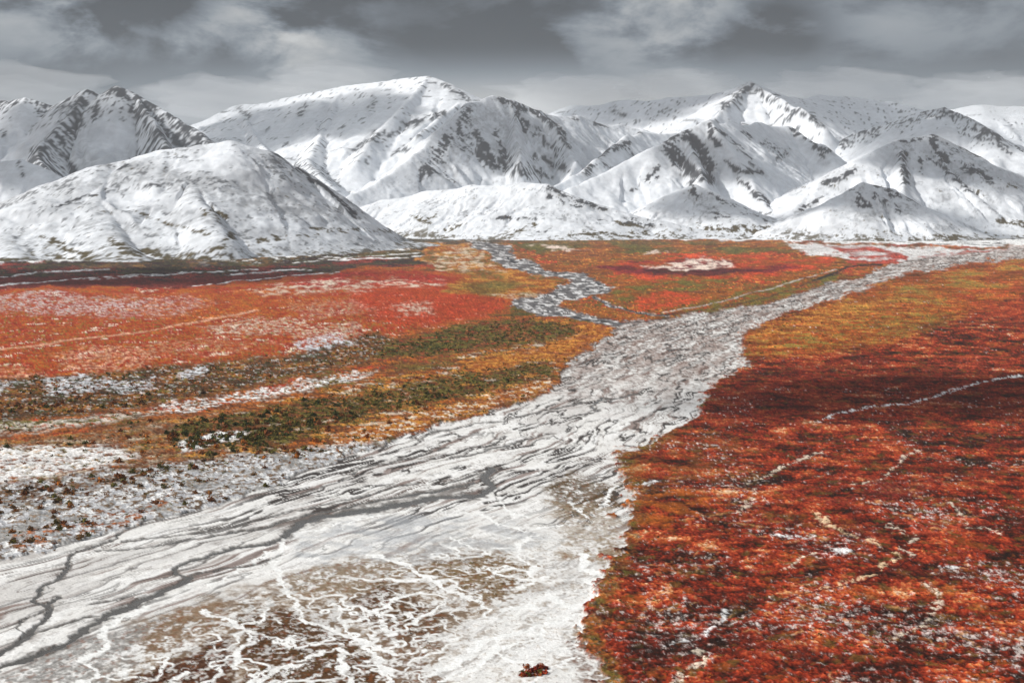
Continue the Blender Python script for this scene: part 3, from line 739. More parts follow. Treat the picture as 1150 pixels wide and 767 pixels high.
cls[fR > 0.5] = 3
cls[fS > 0.5] = 4
cls[fF > 0.5] = 5
cls[fW > 0.5] = 6
parts = [("tundra_left_bank", "red and orange tundra with willow belts left of the braided river", "tundra"),
         ("tundra_between_rivers", "orange tundra flat between the far winding stream and the braided river", "tundra"),
         ("snow_apron", "snow-covered speckled flat at the foot of the range", "snowfield"),
         ("tundra_right_bank", "dark red autumn tundra right of the braided river", "tundra"),
         ("side_stream", "far winding grey stream joining the braided river", "stream"),
         ("gravel_floodplain", "snow-dusted pale gravel floodplain with braided rills", "floodplain"),
         ("river_channel", "narrow grey open water channels winding over the gravel", "river")]
cflat = lc.reshape(-1, 3); vflat = veg.reshape(-1); wflat = wet.reshape(-1)
for k, (nm, lb, ct) in enumerate(parts):
    q = quads[cls == k]
    if not len(q):
        continue
    used = np.unique(q)
    rm = np.zeros(NR * NC, np.int32); rm[used] = np.arange(len(used))
    o = mesh_from(nm, co[used], rm[q], MAT_G, [("Col", 'FLOAT_COLOR', cflat[used]), ("veg", 'FLOAT', vflat[used]), ("wet", 'FLOAT', wflat[used])])
    link(o, lb, ct, 'structure')

# broad ground under and around everything, out to the horizon
g = 40000.0
gx = np.array([[-g, -6000, -9], [g, -6000, -9], [g, g, -9], [-g, g, -9]], np.float32)
o = mesh_from("ground", gx, np.array([[0, 1, 2, 3]]), MAT_G, [("Col", 'FLOAT_COLOR', np.array([[0.32, 0.2, 0.15]] * 4)), ("veg", 'FLOAT', np.ones(4)), ("wet", 'FLOAT', np.zeros(4))])
link(o, "tundra plain reaching away beyond the valley to the horizon", "ground", 'structure')

# ------------------------------------------------------------------ mountains
SNOWM = np.array((0.78, 0.82, 0.88)); THIN = np.array((0.40, 0.42, 0.45)); ROCK = np.array((0.050, 0.054, 0.062)); VEGM = np.array((0.075, 0.060, 0.030))


def mountain(name, label, ridges, L, rock=(), step=6.5, pw=1.25, gully=0.16, crest_rock=0.0, thin=0.3, speck=0.0, seed=0, back=260, front=None, sharp=9.0, veg=(), veil=(), right_steep=1.0, grit=0.0):
    """heightfield mountain grown from its crest and spur lines; ridges = [(width factor, [(px,py,distance)...])]"""
    R = []
    for f, pts in ridges:
        R.append((f, np.array([place(*p) for p in pts])))
    allp = np.concatenate([r for _, r in R])
    x0, x1 = allp[:, 0].min() - L, allp[:, 0].max() + L
    y0, y1 = allp[:, 1].min() - (front or L), allp[:, 1].max() + back
    lim0, lim1 = -0.46 * y1 - 100, 0.46 * y1 + 100
    x0, x1 = max(x0, lim0), min(x1, lim1)
    nx, ny = int((x1 - x0) / step) + 1, int((y1 - y0) / (step * 1.35)) + 1
    gx, gy = np.meshgrid(np.linspace(x0, x1, nx), np.linspace(y0, y1, ny))
    wx = gx + 16 * fbm(gx / 170, gy / 170, 4, 0.5, 200 + seed)
    wy = gy + 16 * fbm(gx / 170, gy / 170, 4, 0.5, 210 + seed)
    acc = np.zeros_like(gx); hb = np.full(gx.shape, -1.0); arc = np.zeros_like(gx); dist = np.zeros_like(gx)
    run = 0.0
    for f, r in R:
        Lr = L * f
        for i in range(len(r) - 1):
            a, b = r[i], r[i + 1]; d = b - a; l2 = d[0] ** 2 + d[1] ** 2; l = math.sqrt(l2)
            t = np.clip(((wx - a[0]) * d[0] + (wy - a[1]) * d[1]) / l2, 0, 1)
            ox = wx - a[0] - t * d[0]
            ds = np.hypot(np.where(ox > 0, ox * right_steep, ox), wy - a[1] - t * d[1])
            zc = a[2] + t * d[2]
            ds = np.sqrt(ds * ds + sharp * sharp) - sharp
            h = zc * np.clip(1 - ds / (Lr * np.clip(zc / allp[:, 2].max(), 0.12, 1) ** 0.8), 0, 1) ** pw
            q = h > hb
            hb = np.where(q, h, hb)
            arc = np.where(q, run + t * l, arc); dist = np.where(q, ds, dist)
            acc += np.clip(h, 0, None) ** 14 / 1e20
            run += l
    h = (acc * 1e20 / 1.0) ** (1 / 14.0)
    h = np.minimum(h, hb * 1.035)
    hm = allp[:, 2].max()
    # gullies run away from the crests
    env = sstep(0, 0.35 * L, dist) * sstep(0, 0.35, hb / hm)
    ga = fbm(arc / (0.16 * L) + 0.4 * fbm(gx / 200, gy / 200, 2, 0.5, 215 + seed), dist / (1.6 * L), 4, 0.55, 220 + seed)
    ga2 = fbm(arc / (0.05 * L), dist / (0.8 * L), 3, 0.6, 225 + seed)
    iso = fbm(gx / (0.30 * L), gy / (0.30 * L), 5, 0.5, 230 + seed)
    h = h + hm * gully * env * ((-np.abs(ga) + 0.25) * 0.85 + (0.2 - np.abs(ga2)) * 0.26) + hm * 0.05 * iso * sstep(0, 0.3 * L, dist) * sstep(2, 70, h) + 3.0 * fbm(gx / 40, gy / 40, 4, 0.6, 240 + seed) * sstep(2, 40, h)
    h = h - 7.0
    z = h
    # cover
    pu, pv = project(gx, gy, z)
    wob_u = pu + 5 * fbm(gx / 60, gy / 60, 3, 0.6, 250 + seed); wob_v = pv + 4 * fbm(gx / 60, gy / 60, 3, 0.6, 260 + seed)
    gyx, gxx = np.gradient(z, (y1 - y0) / (ny - 1), (x1 - x0) / (nx - 1))
    slope = np.hypot(gxx, gyx)
    st = fbm(arc / 22, dist / 170, 4, 0.62, 270 + seed)       # streaks down the slope
    fine = fbm(gx / 26, gy / 34, 4, 0.75, 280 + seed)
    th = np.clip(thin * (0.5 + 1.2 * fbm(gx / 130, gy / 190, 4, 0.6, 290 + seed) + 0.7 * st), 0, 1)
    rk = np.zeros_like(gx)
    if grit:
        gt = fbm(gx / 20, gy / 30, 4, 0.8, 320 + seed) + 0.6 * fbm(gx / 140, gy / 110, 3, 0.6, 330 + seed)
        rk = sstep(0.34, 0.62, gt + 0.35 * np.clip(th, 0, 1)) * grit
    if crest_rock:
        rk = np.maximum(rk, sstep(0.0, 0.25, st * 0.55 + 0.8 * fine + 0.25 * crest_rock - dist / (0.45 * L)))
    if speck:
        rk = np.maximum(rk, sstep(0.52, 0.66, fbm(arc / 30, dist / 60, 3, 0.6, 300 + seed) + speck * 0.3) * sstep(1.1 * L, 0.2 * L, dist) * 0.9)
    for pts, wd, a in rock:
        d, _ = seg_dist(wob_u, wob_v, pts, 1.0)
        mk = sstep(wd * 1.5, wd * 0.2, d)
        th = np.maximum(th, sstep(wd * 3.0, wd * 0.5, d) * a * (0.62 + 0.8 * st + 0.6 * fine))
        rk = np.maximum(rk, sstep(0.0, 0.22, mk * (0.35 + 0.75 * a) - 0.66 + 0.72 * st + 0.8 * fine))
    for pts, wd, a in veil:
        d, _ = seg_dist(wob_u, wob_v, pts, 1.3)
        th = np.maximum(th, sstep(wd * 1.7, wd * 0.2, d) * a * np.clip(0.75 + 1.0 * st + 1.3 * fine, 0, 1.3))
    vg = np.zeros_like(gx)
    for pts, wd, a in veg:
        d, _ = seg_dist(wob_u, wob_v, pts, 1.4)
        vg = np.maximum(vg, sstep(0.0, 0.25, sstep(wd * 2.4, 0, d) * (0.4 + 0.65 * a) - 0.62 + 1.2 * fine + 0.4 * st))
    th = np.clip(th, 0, 1)
    vg = np.maximum(vg, sstep(0.0, 0.25, 1.1 * fine + 0.7 * fbm(gx / 150, gy / 260, 3, 0.6, 310 + seed) + 0.42 * sstep(38, 4, z) - 0.42) * sstep(60, 20, z) * 0.9)
    c = SNOWM + (THIN - SNOWM) * th[..., None]
    c = c + (ROCK * (1 + 0.5 * fine[..., None]) - c) * np.clip(rk, 0, 1)[..., None]
    c = c + (VEGM * (1 + 0.5 * fine[..., None]) - c) * np.clip(vg, 0, 1)[..., None]
    idx = np.arange(nx * ny, dtype=np.int32).reshape(ny, nx)
    q = np.stack([idx[:-1, :-1], idx[:-1, 1:], idx[1:, 1:], idx[1:, :-1]], -1).reshape(-1, 4)
    zf = z.reshape(-1)
    keep = zf[q].max(1) > 0.3
    q = q[keep]
    used = np.unique(q); rm = np.zeros(nx * ny, np.int32); rm[used] = np.arange(len(used))
    P = np.stack([gx, gy, z], -1).reshape(-1, 3)[used]
    o = mesh_from(name, P, rm[q], MAT_M, [("Col", 'FLOAT_COLOR', np.clip(c, 0.01, 0.95).reshape(-1, 3)[used])])
    return link(o, label, "mountain", 'structure')


mountain("snowy_hill", "broad front snowy hill at left above the dark plain", [
    (1.0, [(-150, 275, 3700), (-60, 258, 3900), (0, 238, 4000), (60, 212, 4100), (120, 186, 4200), (190, 169, 4300), (262, 160, 4350), (300, 170, 4400), (330, 188, 4450), (365, 212, 4550), (395, 240, 4680), (412, 254, 4750), (425, 264, 4800)]),
    (0.75, [(215, 186, 4200), (260, 200, 4120), (310, 224, 4100), (360, 244, 4250), (395, 260, 4450)]),
    (0.9, [(330, 236, 4150), (380, 256, 4150), (430, 266, 4300), (470, 270, 4500)]),
    (0.6, [(120, 186, 4200), (110, 225, 3900), (130, 262, 3620), (150, 285, 3420)]),
    (0.5, [(215, 186, 4200), (225, 225, 3850), (250, 262, 3600)]),
    (0.5, [(20, 230, 4020), (10, 262, 3720), (20, 285, 3450)])],
    820, step=4.4, pw=1.2, gully=0.12, thin=0.62, seed=1, back=300, front=820, sharp=60, right_steep=1.85, grit=0.75, veil=[([(60, 208), (130, 202), (200, 206)], 14, 0.8), ([(190, 205), (260, 214), (330, 236)], 19, 1.15), ([(60, 252), (150, 256), (210, 250)], 12, 0.8), ([(320, 225), (390, 252)], 14, 0.9), ([(0, 270), (60, 265)], 14, 0.7), ([(120, 190), (150, 186)], 9, 0.9), ([(160, 232), (250, 248)], 10, 0.8), ([(20, 240), (100, 228)], 8, 0.6), ([(100, 275), (180, 280)], 12, 0.8), ([(270, 262), (360, 262)], 8, 0.6)],
    rock=[([(312, 172), (335, 190), (370, 215), (400, 245)], 3.5, 0.95), ([(60, 232), (120, 213)], 1.6, 0.7), ([(150, 208), (185, 212)], 4, 0.5), ([(120, 190), (140, 186)], 3, 0.4)],
    veg=[([(50, 265), (75, 280), (100, 292)], 4.5, 0.9), ([(125, 272), (150, 283), (190, 288)], 5.5, 0.95), ([(228, 236), (240, 238), (250, 243)], 4.0, 1.0), ([(150, 238), (200, 255), (235, 262)], 2.2, 0.7), ([(235, 284), (255, 272), (258, 264)], 5, 1.0), ([(60, 290), (90, 293)], 5, 0.9), ([(0, 293), (40, 296)], 4, 0.9), ([(180, 290), (230, 290), (260, 284)], 4, 0.95), ([(290, 270), (340, 264), (400, 258)], 3.5, 0.6), ([(350, 256), (400, 258), (440, 260)], 2.5, 0.8)])

mountain("rocky_mountain", "dark rocky peak behind the front hill at far left", [
    (1.0, [(-150, 125, 6800), (-60, 120, 6700), (0, 117, 6600), (30, 113, 6500), (60, 122, 6500), (97, 104, 6400), (112, 110, 6400), (130, 100, 6400), (150, 108, 6400), (185, 128, 6300), (215, 145, 6200), (245, 165, 6000), (275, 190, 5800)]),
    (0.6, [(97, 104, 6400), (75, 135, 6150), (48, 160, 5900), (40, 175, 5700), (60, 195, 5450)]),
    (0.5, [(150, 108, 6400), (175, 140, 6100), (190, 170, 5800)])],
    1000, step=7.6, gully=0.2, crest_rock=0.75, thin=0.45, seed=2, veil=[([(100, 120), (85, 170), (100, 190)], 20, 0.7), ([(170, 140), (150, 175)], 16, 0.6)],
    rock=[([(97, 106), (85, 125), (90, 140), (60, 158), (45, 170)], 8, 0.85), ([(130, 102), (150, 112), (165, 125)], 7, 0.85), ([(150, 125), (170, 145), (200, 155), (225, 160)], 9, 0.85), ([(195, 155), (210, 165)], 9, 1.0), ([(35, 168), (40, 180), (70, 197)], 4, 0.85), ([(60, 165), (75, 180), (85, 195)], 4, 0.7), ([(25, 115), (15, 130), (5, 150)], 6, 0.55), ([(40, 130), (35, 145)], 4, 0.6), ([(110, 115), (105, 135)], 5, 0.7), ([(165, 170), (150, 180)], 4, 0.7)])

mountain("snowy_foothill", "low rounded snow foothill at left edge below the rocky peak", [
    (1.0, [(-100, 195, 5300), (-40, 185, 5300), (0, 182, 5300), (25, 180, 5300), (50, 190, 5250), (80, 205, 5200), (110, 225, 5100)])],
    600, step=7, gully=0.12, thin=0.35, seed=3, rock=[([(22, 182), (25, 200)], 2.5, 0.6), ([(0, 210), (15, 215)], 3, 0.4)])

mountain("snowy_range", "high pale snow wall with rock specks behind centre left", [
    (1.0, [(150, 168, 9900), (190, 152, 9700), (230, 138, 9600), (265, 122, 9500), (330, 112, 9300), (385, 101, 9200), (430, 96, 9100), (455, 92, 9000), (482, 90, 8900), (505, 98, 8800), (525, 112, 8700), (545, 125, 8700), (600, 140, 8800), (660, 152, 9000)]),
    (0.5, [(482, 90, 8900), (450, 125, 8350), (415, 158, 7900), (398, 185, 7600)]),
    (0.55, [(385, 101, 9200), (362, 150, 8400), (345, 180, 7700), (372, 208, 7000)]),
    (0.4, [(265, 122, 9500), (290, 160, 8500), (320, 190, 7600)]),
    (0.4, [(525, 112, 8700), (500, 130, 8300), (470, 150, 7900)])],
    2100, step=11.5, gully=0.10, thin=0.16, speck=0.62, seed=4,
    rock=[([(500, 96), (525, 112)], 3.5, 0.9), ([(400, 168), (415, 156), (432, 147)], 4, 0.75), ([(455, 140), (500, 127)], 3, 0.8), ([(300, 190), (340, 185), (380, 205)], 9, 0.4), ([(335, 130), (345, 118)], 3, 0.6), ([(268, 122), (280, 130)], 3, 0.7), ([(420, 110), (415, 125)], 3, 0.6), ([(425, 160), (470, 135)], 2.5, 0.6), ([(440, 175), (475, 148)], 1.5, 0.5)])

mountain("pyramid_mountain", "central steep mountain with a shadowed rock-streaked face and bright left ridge", [
    (1.0, [(553, 111, 7200), (525, 120, 7050), (495, 146, 6800), (465, 175, 6500), (430, 200, 6250), (395, 218, 6050), (370, 232, 5900)]),
    (1.0, [(553, 111, 7200), (575, 115, 7250), (600, 126, 7300), (650, 133, 7600), (700, 143, 7800), (718, 148, 7800), (760, 152, 7800)]),
    (0.6, [(600, 126, 7300), (622, 143, 7150), (638, 165, 6950), (645, 183, 6750), (640, 200, 6500)]),
    (0.45, [(575, 115, 7250), (580, 150, 6900), (585, 180, 6600)])],
    900, step=6.3, gully=0.14, thin=0.25, seed=5, grit=0.35, veil=[([(530, 130), (520, 165), (500, 195)], 22, 0.75), ([(560, 130), (575, 190)], 26, 0.72), ([(605, 150), (620, 185)], 20, 0.7)],
    rock=[([(525, 128), (518, 140)], 11, 0.8), ([(560, 112), (600, 124), (625, 143), (638, 165)], 5, 0.85), ([(535, 150), (545, 165)], 6, 0.85), ([(555, 148), (562, 162)], 3.5, 0.8), ([(500, 160), (490, 180), (475, 200)], 13, 0.62), ([(520, 150), (540, 180), (600, 195)], 18, 0.42), ([(580, 130), (590, 145)], 6, 0.8), ([(600, 175), (635, 190)], 5, 0.75), ([(590, 190), (620, 200)], 4, 0.75), ([(565, 170), (580, 190)], 5, 0.6), ([(600, 150), (630, 175)], 8, 0.5), ([(500, 195), (510, 206)], 4, 0.8), ([(640, 133), (650, 135)], 2, 0.7), ([(665, 138), (680, 143)], 2.5, 0.7)])

mountain("spur_mountain", "snow spur with a dark crag left of the striped peak", [
    (1.0, [(760, 148, 7700), (720, 150, 7500), (702, 154, 7300), (690, 164, 7050), (668, 180, 6750), (645, 198, 6450), (605, 214, 6150)])],
    620, step=6, gully=0.15, thin=0.15, seed=6, rock=[([(668, 176), (690, 166), (706, 160)], 4, 0.8), ([(665, 182), (660, 195)], 6, 0.7), ([(675, 185), (692, 192)], 5, 0.6), ([(705, 162), (710, 178)], 3, 0.7), ([(700, 145), (718, 148)], 3, 0.9)])

mountain("striped_mountain", "snow peak with broad dark rock stripes right of centre", [
    (1.0, [(795, 137, 6600), (765, 151, 6500), (730, 168, 6350), (700, 183, 6250), (665, 201, 6100), (640, 211, 6000), (600, 225, 5900)]),
    (0.9, [(795, 137, 6600), (808, 152, 6450), (825, 175, 6300), (845, 205, 6100), (865, 235, 5850), (882, 252, 5600)]),
    (0.9, [(795, 137, 6600), (820, 139, 6900), (850, 140, 7200), (885, 144, 7300), (925, 165, 7100), (940, 184, 6900)]),
    (0.45, [(770, 149, 6520), (780, 175, 6250), (790, 200, 6000)])],
    820, step=6.2, gully=0.18, thin=0.15, seed=7,
    rock=[([(752, 165), (765, 182), (782, 198), (796, 203)], 9, 1.0), ([(772, 152), (785, 165), (797, 188)], 9, 1.0), ([(762, 140), (755, 158)], 8, 1.0), ([(796, 140), (800, 155), (806, 163)], 5, 0.95), ([(800, 141), (830, 165), (850, 190)], 2.2, 0.7), ([(815, 180), (825, 190), (855, 195)], 3, 0.75), ([(828, 200), (850, 220), (870, 235)], 4, 0.7), ([(738, 185), (725, 205)], 4, 0.55), ([(710, 215), (740, 200)], 3, 0.5), ([(890, 147), (915, 160), (925, 178)], 4.5, 0.85), ([(915, 165), (930, 170)], 5, 0.8), ([(835, 148), (845, 155)], 2, 0.8), ([(860, 160), (880, 175)], 5, 0.5), ([(870, 180), (885, 168)], 2, 0.7), ([(780, 200), (775, 206)], 4, 0.8), ([(840, 240), (875, 240)], 4, 0.6)])

mountain("low_snow_hill", "low bright snow hill at the foot of the central mountain", [
    (1.0, [(390, 237, 5900), (430, 224, 5850), (480, 214, 5800), (530, 208, 5700), (590, 205, 5600), (615, 207, 5550), (640, 218, 5500), (690, 234, 5450), (740, 246, 5400), (800, 258, 5350), (880, 268, 5300)]),
    (0.7, [(605, 206, 5580), (625, 238, 5380), (618, 258, 5220)])],
    520, step=4.5, gully=0.12, thin=0.3, seed=8, grit=0.55, rock=[([(615, 208), (640, 222), (680, 236)], 4, 0.75), ([(620, 225), (650, 232)], 6, 0.45), ([(660, 252), (680, 246)], 2, 0.7), ([(700, 250), (740, 252)], 4, 0.7), ([(560, 246), (605, 244)], 2.0, 0.6), ([(600, 262), (620, 256)], 2.5, 0.8)],
    veg=[([(500, 258), (520, 252)], 4, 0.8), ([(480, 247), (500, 235)], 1.5, 0.5), ([(575, 264), (600, 252)], 3.5, 0.8), ([(640, 262), (760, 266)], 5, 0.65), ([(690, 250), (720, 254)], 3, 0.8), ([(465, 243), (480, 250)], 4, 0.7)])

mountain("cone_foothill", "small grey snow cone in front of the striped peak", [
    (1.0, [(700, 246, 5600), (720, 238, 5700), (750, 220, 5750), (778, 207, 5800), (800, 215, 5750), (830, 232, 5650), (860, 248, 5550), (885, 262, 5450)])],
    520, step=5, gully=0.15, thin=0.3, seed=9, grit=0.5, veil=[([(780, 212), (800, 240)], 14, 0.6), ([(740, 240), (770, 250)], 10, 0.5)], rock=[([(778, 208), (780, 218)], 6, 0.8), ([(785, 212), (830, 235), (860, 248)], 2, 0.6), ([(800, 238), (815, 245)], 5, 0.5)],
    veg=[([(780, 258), (830, 256), (880, 262)], 5, 0.9), ([(740, 256), (800, 262)], 4, 0.7)])

mountain("right_mountain", "large snow mountain at right with a dark summit buttress", [
    (1.0, [(1048, 153, 6200), (1030, 156, 6180), (1010, 158, 6150), (970, 176, 6050), (930, 200, 5950), (900, 225, 5800), (872, 252, 5500)]),
    (1.0, [(1048, 153, 6200), (1075, 165, 6250), (1100, 180, 6300), (1150, 198, 6300), (1220, 220, 6300), (1300, 240, 6300)]),
    (0.6, [(1048, 153, 6200), (1056, 178, 6000), (1075, 205, 5800), (1115, 235, 5550)]),
    (0.45, [(1010, 158, 6150), (1012, 190, 5850), (1018, 215, 5600)]),
    (0.5, [(1100, 180, 6300), (1130, 215, 5900), (1160, 245, 5500)])],
    900, step=5.5, gully=0.16, thin=0.38, seed=10, grit=0.4, veil=[([(1050, 160), (1075, 195), (1110, 220)], 18, 0.65), ([(1012, 175), (1018, 210)], 10, 0.6), ([(1080, 175), (1140, 210)], 14, 0.5)],
    rock=[([(1047, 154), (1052, 168), (1062, 180)], 7.5, 0.95), ([(1045, 180), (1065, 195), (1085, 208)], 4.5, 0.8), ([(1013, 172), (1015, 190), (1018, 205)], 5, 0.75), ([(925, 208), (950, 198), (960, 192)], 4, 0.75), ([(900, 235), (925, 222)], 3.5, 0.75), ([(1033, 180), (1036, 195)], 4, 0.5), ([(1085, 210), (1110, 225)], 6, 0.55), ([(1060, 160), (1110, 180)], 1.5, 0.6), ([(1010, 160), (1040, 156)], 3, 0.6), ([(1070, 170), (1090, 190), (1110, 205)], 9, 0.4)],
    veg=[([(1120, 246), (1160, 254)], 4, 0.85), ([(1135, 208), (1142, 211)], 3, 0.9), ([(1100, 215), (1110, 222)], 3, 0.7)])

mountain("front_cone", "grey snow cone with dark crown in front of the right mountain", [
    (1.0, [(868, 257, 5250), (905, 240, 5300), (940, 222, 5350), (970, 205, 5400), (1000, 212, 5400), (1030, 228, 5350), (1060, 245, 5300), (1095, 262, 5200)])],
    470, step=4.5, gully=0.18, thin=0.45, seed=11, grit=0.4, veil=[([(960, 215), (975, 245)], 16, 0.75), ([(990, 215), (1020, 240)], 12, 0.65)], rock=[([(958, 212), (965, 225), (975, 230)], 7, 0.8), ([(970, 206), (990, 209), (1005, 220)], 3.5, 0.8), ([(985, 220), (1010, 235)], 6, 0.5), ([(1000, 214), (1030, 230)], 1.8, 0.7)],
    veg=[([(1060, 268), (1072, 268)], 5, 1.0), ([(985, 268), (1010, 272)], 3, 0.9), ([(1020, 271), (1045, 272)], 2.5, 0.9), ([(1110, 268), (1150, 272)], 3, 0.8)])

mountain("distant_peak", "far sharp snow peak touching the cloud right of centre", [
    (1.0, [(600, 135, 9900), (640, 122, 9800), (700, 116, 9600), (760, 113, 9400), (800, 110, 9300), (825, 103, 9200), (843, 96, 9100), (860, 103, 9150), (885, 113, 9200), (920, 110, 9600), (960, 113, 9700), (1000, 118, 9700), (1045, 126, 9500)]),
    (0.45, [(843, 96, 9100), (870, 111, 8800), (900, 124, 8500), (927, 143, 8200)]),
    (0.45, [(843, 96, 9100), (818, 120, 8700), (790, 140, 8300)])],
    1800, step=11.5, gully=0.12, thin=0.16, speck=0.62, seed=12,
    rock=[([(842, 97), (828, 110), (810, 122)], 4.5, 0.85), ([(850, 102), (872, 116)], 3, 0.8), ([(880, 122), (905, 130), (924, 142)], 3, 0.85), ([(860, 130), (872, 122)], 2.5, 0.6), ([(690, 125), (700, 130)], 4, 0.8), ([(730, 132), (750, 120)], 3, 0.6), ([(765, 112), (760, 125)], 3, 0.6), ([(885, 135), (890, 128)], 3, 0.6)])

mountain("right_ridge", "hazy snow ridge behind the right mountain", [
    (1.0, [(940, 165, 8300), (960, 152, 8200), (1000, 140, 8100), (1030, 129, 8000), (1058, 124, 7900), (1085, 133, 7800), (1110, 148, 7600), (1140, 165, 7500), (1180, 182, 7400), (1260, 210, 7300)])],
    1200, step=9, gully=0.16, thin=0.2, crest_rock=0.35, seed=13, rock=[([(1055, 124), (1068, 128), (1085, 134)], 2.5, 0.8), ([(1095, 140), (1125, 155)], 2.5, 0.8), ([(1118, 160), (1135, 172)], 4, 0.7), ([(965, 145), (985, 153)], 3, 0.7), ([(1095, 155), (1105, 145)], 3, 0.6), ([(980, 140), (975, 150)], 3, 0.5)])

mountain("distant_ridge", "faint far snow ridge under the cloud at right edge", [
    (1.0, [(1000, 140, 10800), (1040, 128, 10700), (1100, 121, 10500), (1150, 123, 10500), (1230, 120, 10500), (1320, 130, 10500)])],
    2000, step=13, gully=0.12, thin=0.2, speck=0.3, seed=14, rock=[([(1130, 135), (1140, 145)], 3, 0.6)])

# ------------------------------------------------------------------ haze in the valley air
def box_mesh(name, x0, x1, y0, y1, z0, z1, mat):
    v = np.array([[x, y, z] for z in (z0, z1) for y in (y0, y1) for x in (x0, x1)], np.float32)
    f = np.array([[0, 2, 3, 1], [4, 5, 7, 6], [0, 1, 5, 4], [2, 6, 7, 3], [0, 4, 6, 2], [1, 3, 7, 5]])
    return mesh_from(name, v, f, mat, smooth=False)


def volume_mat(name, colr, density, aniso=0.0):
    m = bpy.data.materials.new(name); m.use_nodes = True
    T = NT(m.node_tree)
    pv = T.n('ShaderNodeVolumePrincipled')
    pv.inputs['Color'].default_value = (*colr, 1); pv.inputs['Density'].default_value = density
    pv.inputs['Anisotropy'].default_value = aniso
    o = T.n('ShaderNodeOutputMaterial'); T.set(o.inputs['Volume'], pv.outputs[0])
    return m


HAZE = box_mesh("haze", -41000, 41000, -6500, 41000, -12, 1010, volume_mat("haze", (0.84, 0.92, 1.0), 2.6e-5))
link(HAZE, "thin pale haze filling the valley air before the range", "haze", 'stuff')

# ------------------------------------------------------------------ unseen clouds added overhead, each set sunward to shade one chosen spot
MAT_C = volume_mat("cloud", (0.97, 0.97, 1.0), 0.010, 0.3)  # material of the added unseen shade clouds


def cloud(tx, ty, tz, rx, ry, rz, z, seed):
    k = (z - tz) / sun_dir[2]
    c = np.array((tx + sun_dir[0] * k, ty + sun_dir[1] * k, z))
    n, m = 28, 16
    th = np.linspace(0, 2 * np.pi, n, endpoint=False); ph = np.linspace(0.02, np.pi - 0.02, m)
    a, b = np.meshgrid(th, ph)
    d = np.stack([np.sin(b) * np.cos(a), np.sin(b) * np.sin(a), np.cos(b)], -1)
    r = 1 + 0.55 * fbm(d[..., 0] * 1.7 + 3 * d[..., 2], d[..., 1] * 1.7 + 20, 3, 0.5, 400 + seed)
    P = (d * r[..., None] * np.array((rx, ry, rz)) + c).reshape(-1, 3)
    idx = np.arange(n * m).reshape(m, n)
    q = np.stack([idx[:-1], np.roll(idx[:-1], -1, 1), np.roll(idx[1:], -1, 1), idx[1:]], -1).reshape(-1, 4)[:, ::-1]
    o = mesh_from("cloud", P, q, MAT_C)
    return link(o, "unseen grey cloud added high at left to shade the land", "cloud", 'stuff', "added shade clouds over the valley")


def tgt(px, py, Y):
    return place(px, py, Y)


for i, (t, rx, ry) in enumerate([
        (ground_xy(1035, 448) + (0,), 170, 120), (ground_xy(1190, 440) + (0,), 170, 120), (ground_xy(150, 310) + (0,), 420, 360),
        (tgt(70, 150, 6100), 520, 420), (tgt(560, 165, 6900), 330, 330), (tgt(1090, 140, 7900), 800, 500), (tgt(985, 225, 5400), 330, 260), (tgt(300, 150, 8800), 700, 500), (tgt(1120, 210, 6000), 330, 300), (tgt(900, 160, 7000), 300, 260), (tgt(960, 120, 9300), 800, 500), (tgt(720, 122, 9500), 600, 400), (tgt(40, 195, 5300), 330, 260), (tgt(400, 130, 8600), 520, 420), (tgt(840, 195, 6300), 260, 240), (tgt(1060, 190, 6000), 260, 200), (tgt(640, 160, 7000), 260, 260), (tgt(800, 235, 5650), 220, 160)]):
    cloud(t[0], t[1], t[2], rx, ry, 95, 1500 + 60 * (i % 3), i)

MAT_B = volume_mat("cloud_bank", (0.93, 0.965, 1.0), 0.0010, 0.0)
for i, (px, py, Yd, rx, ry, rz) in enumerate([(255, 112, 9400, 620, 420, 150), (365, 92, 9500, 420, 300, 110), (20, 100, 6900, 420, 260, 110), (645, 108, 9700, 480, 420, 140), (945, 100, 9700, 520, 400, 130), (1110, 108, 9600, 560, 500, 150), (760, 100, 9600, 380, 350, 110)]):
    t = place(px, py, Yd)
    n_ = cloud(t[0], t[1], t[2], rx, ry, rz, t[2], 20 + i)
    n_.data.materials.clear(); n_.data.materials.append(MAT_B)
    n_.name = "cloud_bank"; n_["label"] = "soft cloud bank resting on the far skyline"; n_["group"] = "cloud banks on the skyline"

# ------------------------------------------------------------------ shrubs
def shrub_material():
    m = bpy.data.materials.new("shrub_leaves"); m.use_nodes = True
    T = NT(m.node_tree)
    at = T.n('ShaderNodeAttribute'); at.attribute_name = "Col"
    b = T.n('ShaderNodeBsdfPrincipled'); T.set(b.inputs['Base Color'], at.outputs['Color'])
    b.inputs['Roughness'].default_value = 0.8; b.inputs['Specular IOR Level'].default_value = 0.1
    o = T.n('ShaderNodeOutputMaterial'); T.set(o.inputs[0], b.outputs[0])
    return m


MAT_S = shrub_material()
SR = np.random.RandomState(5)


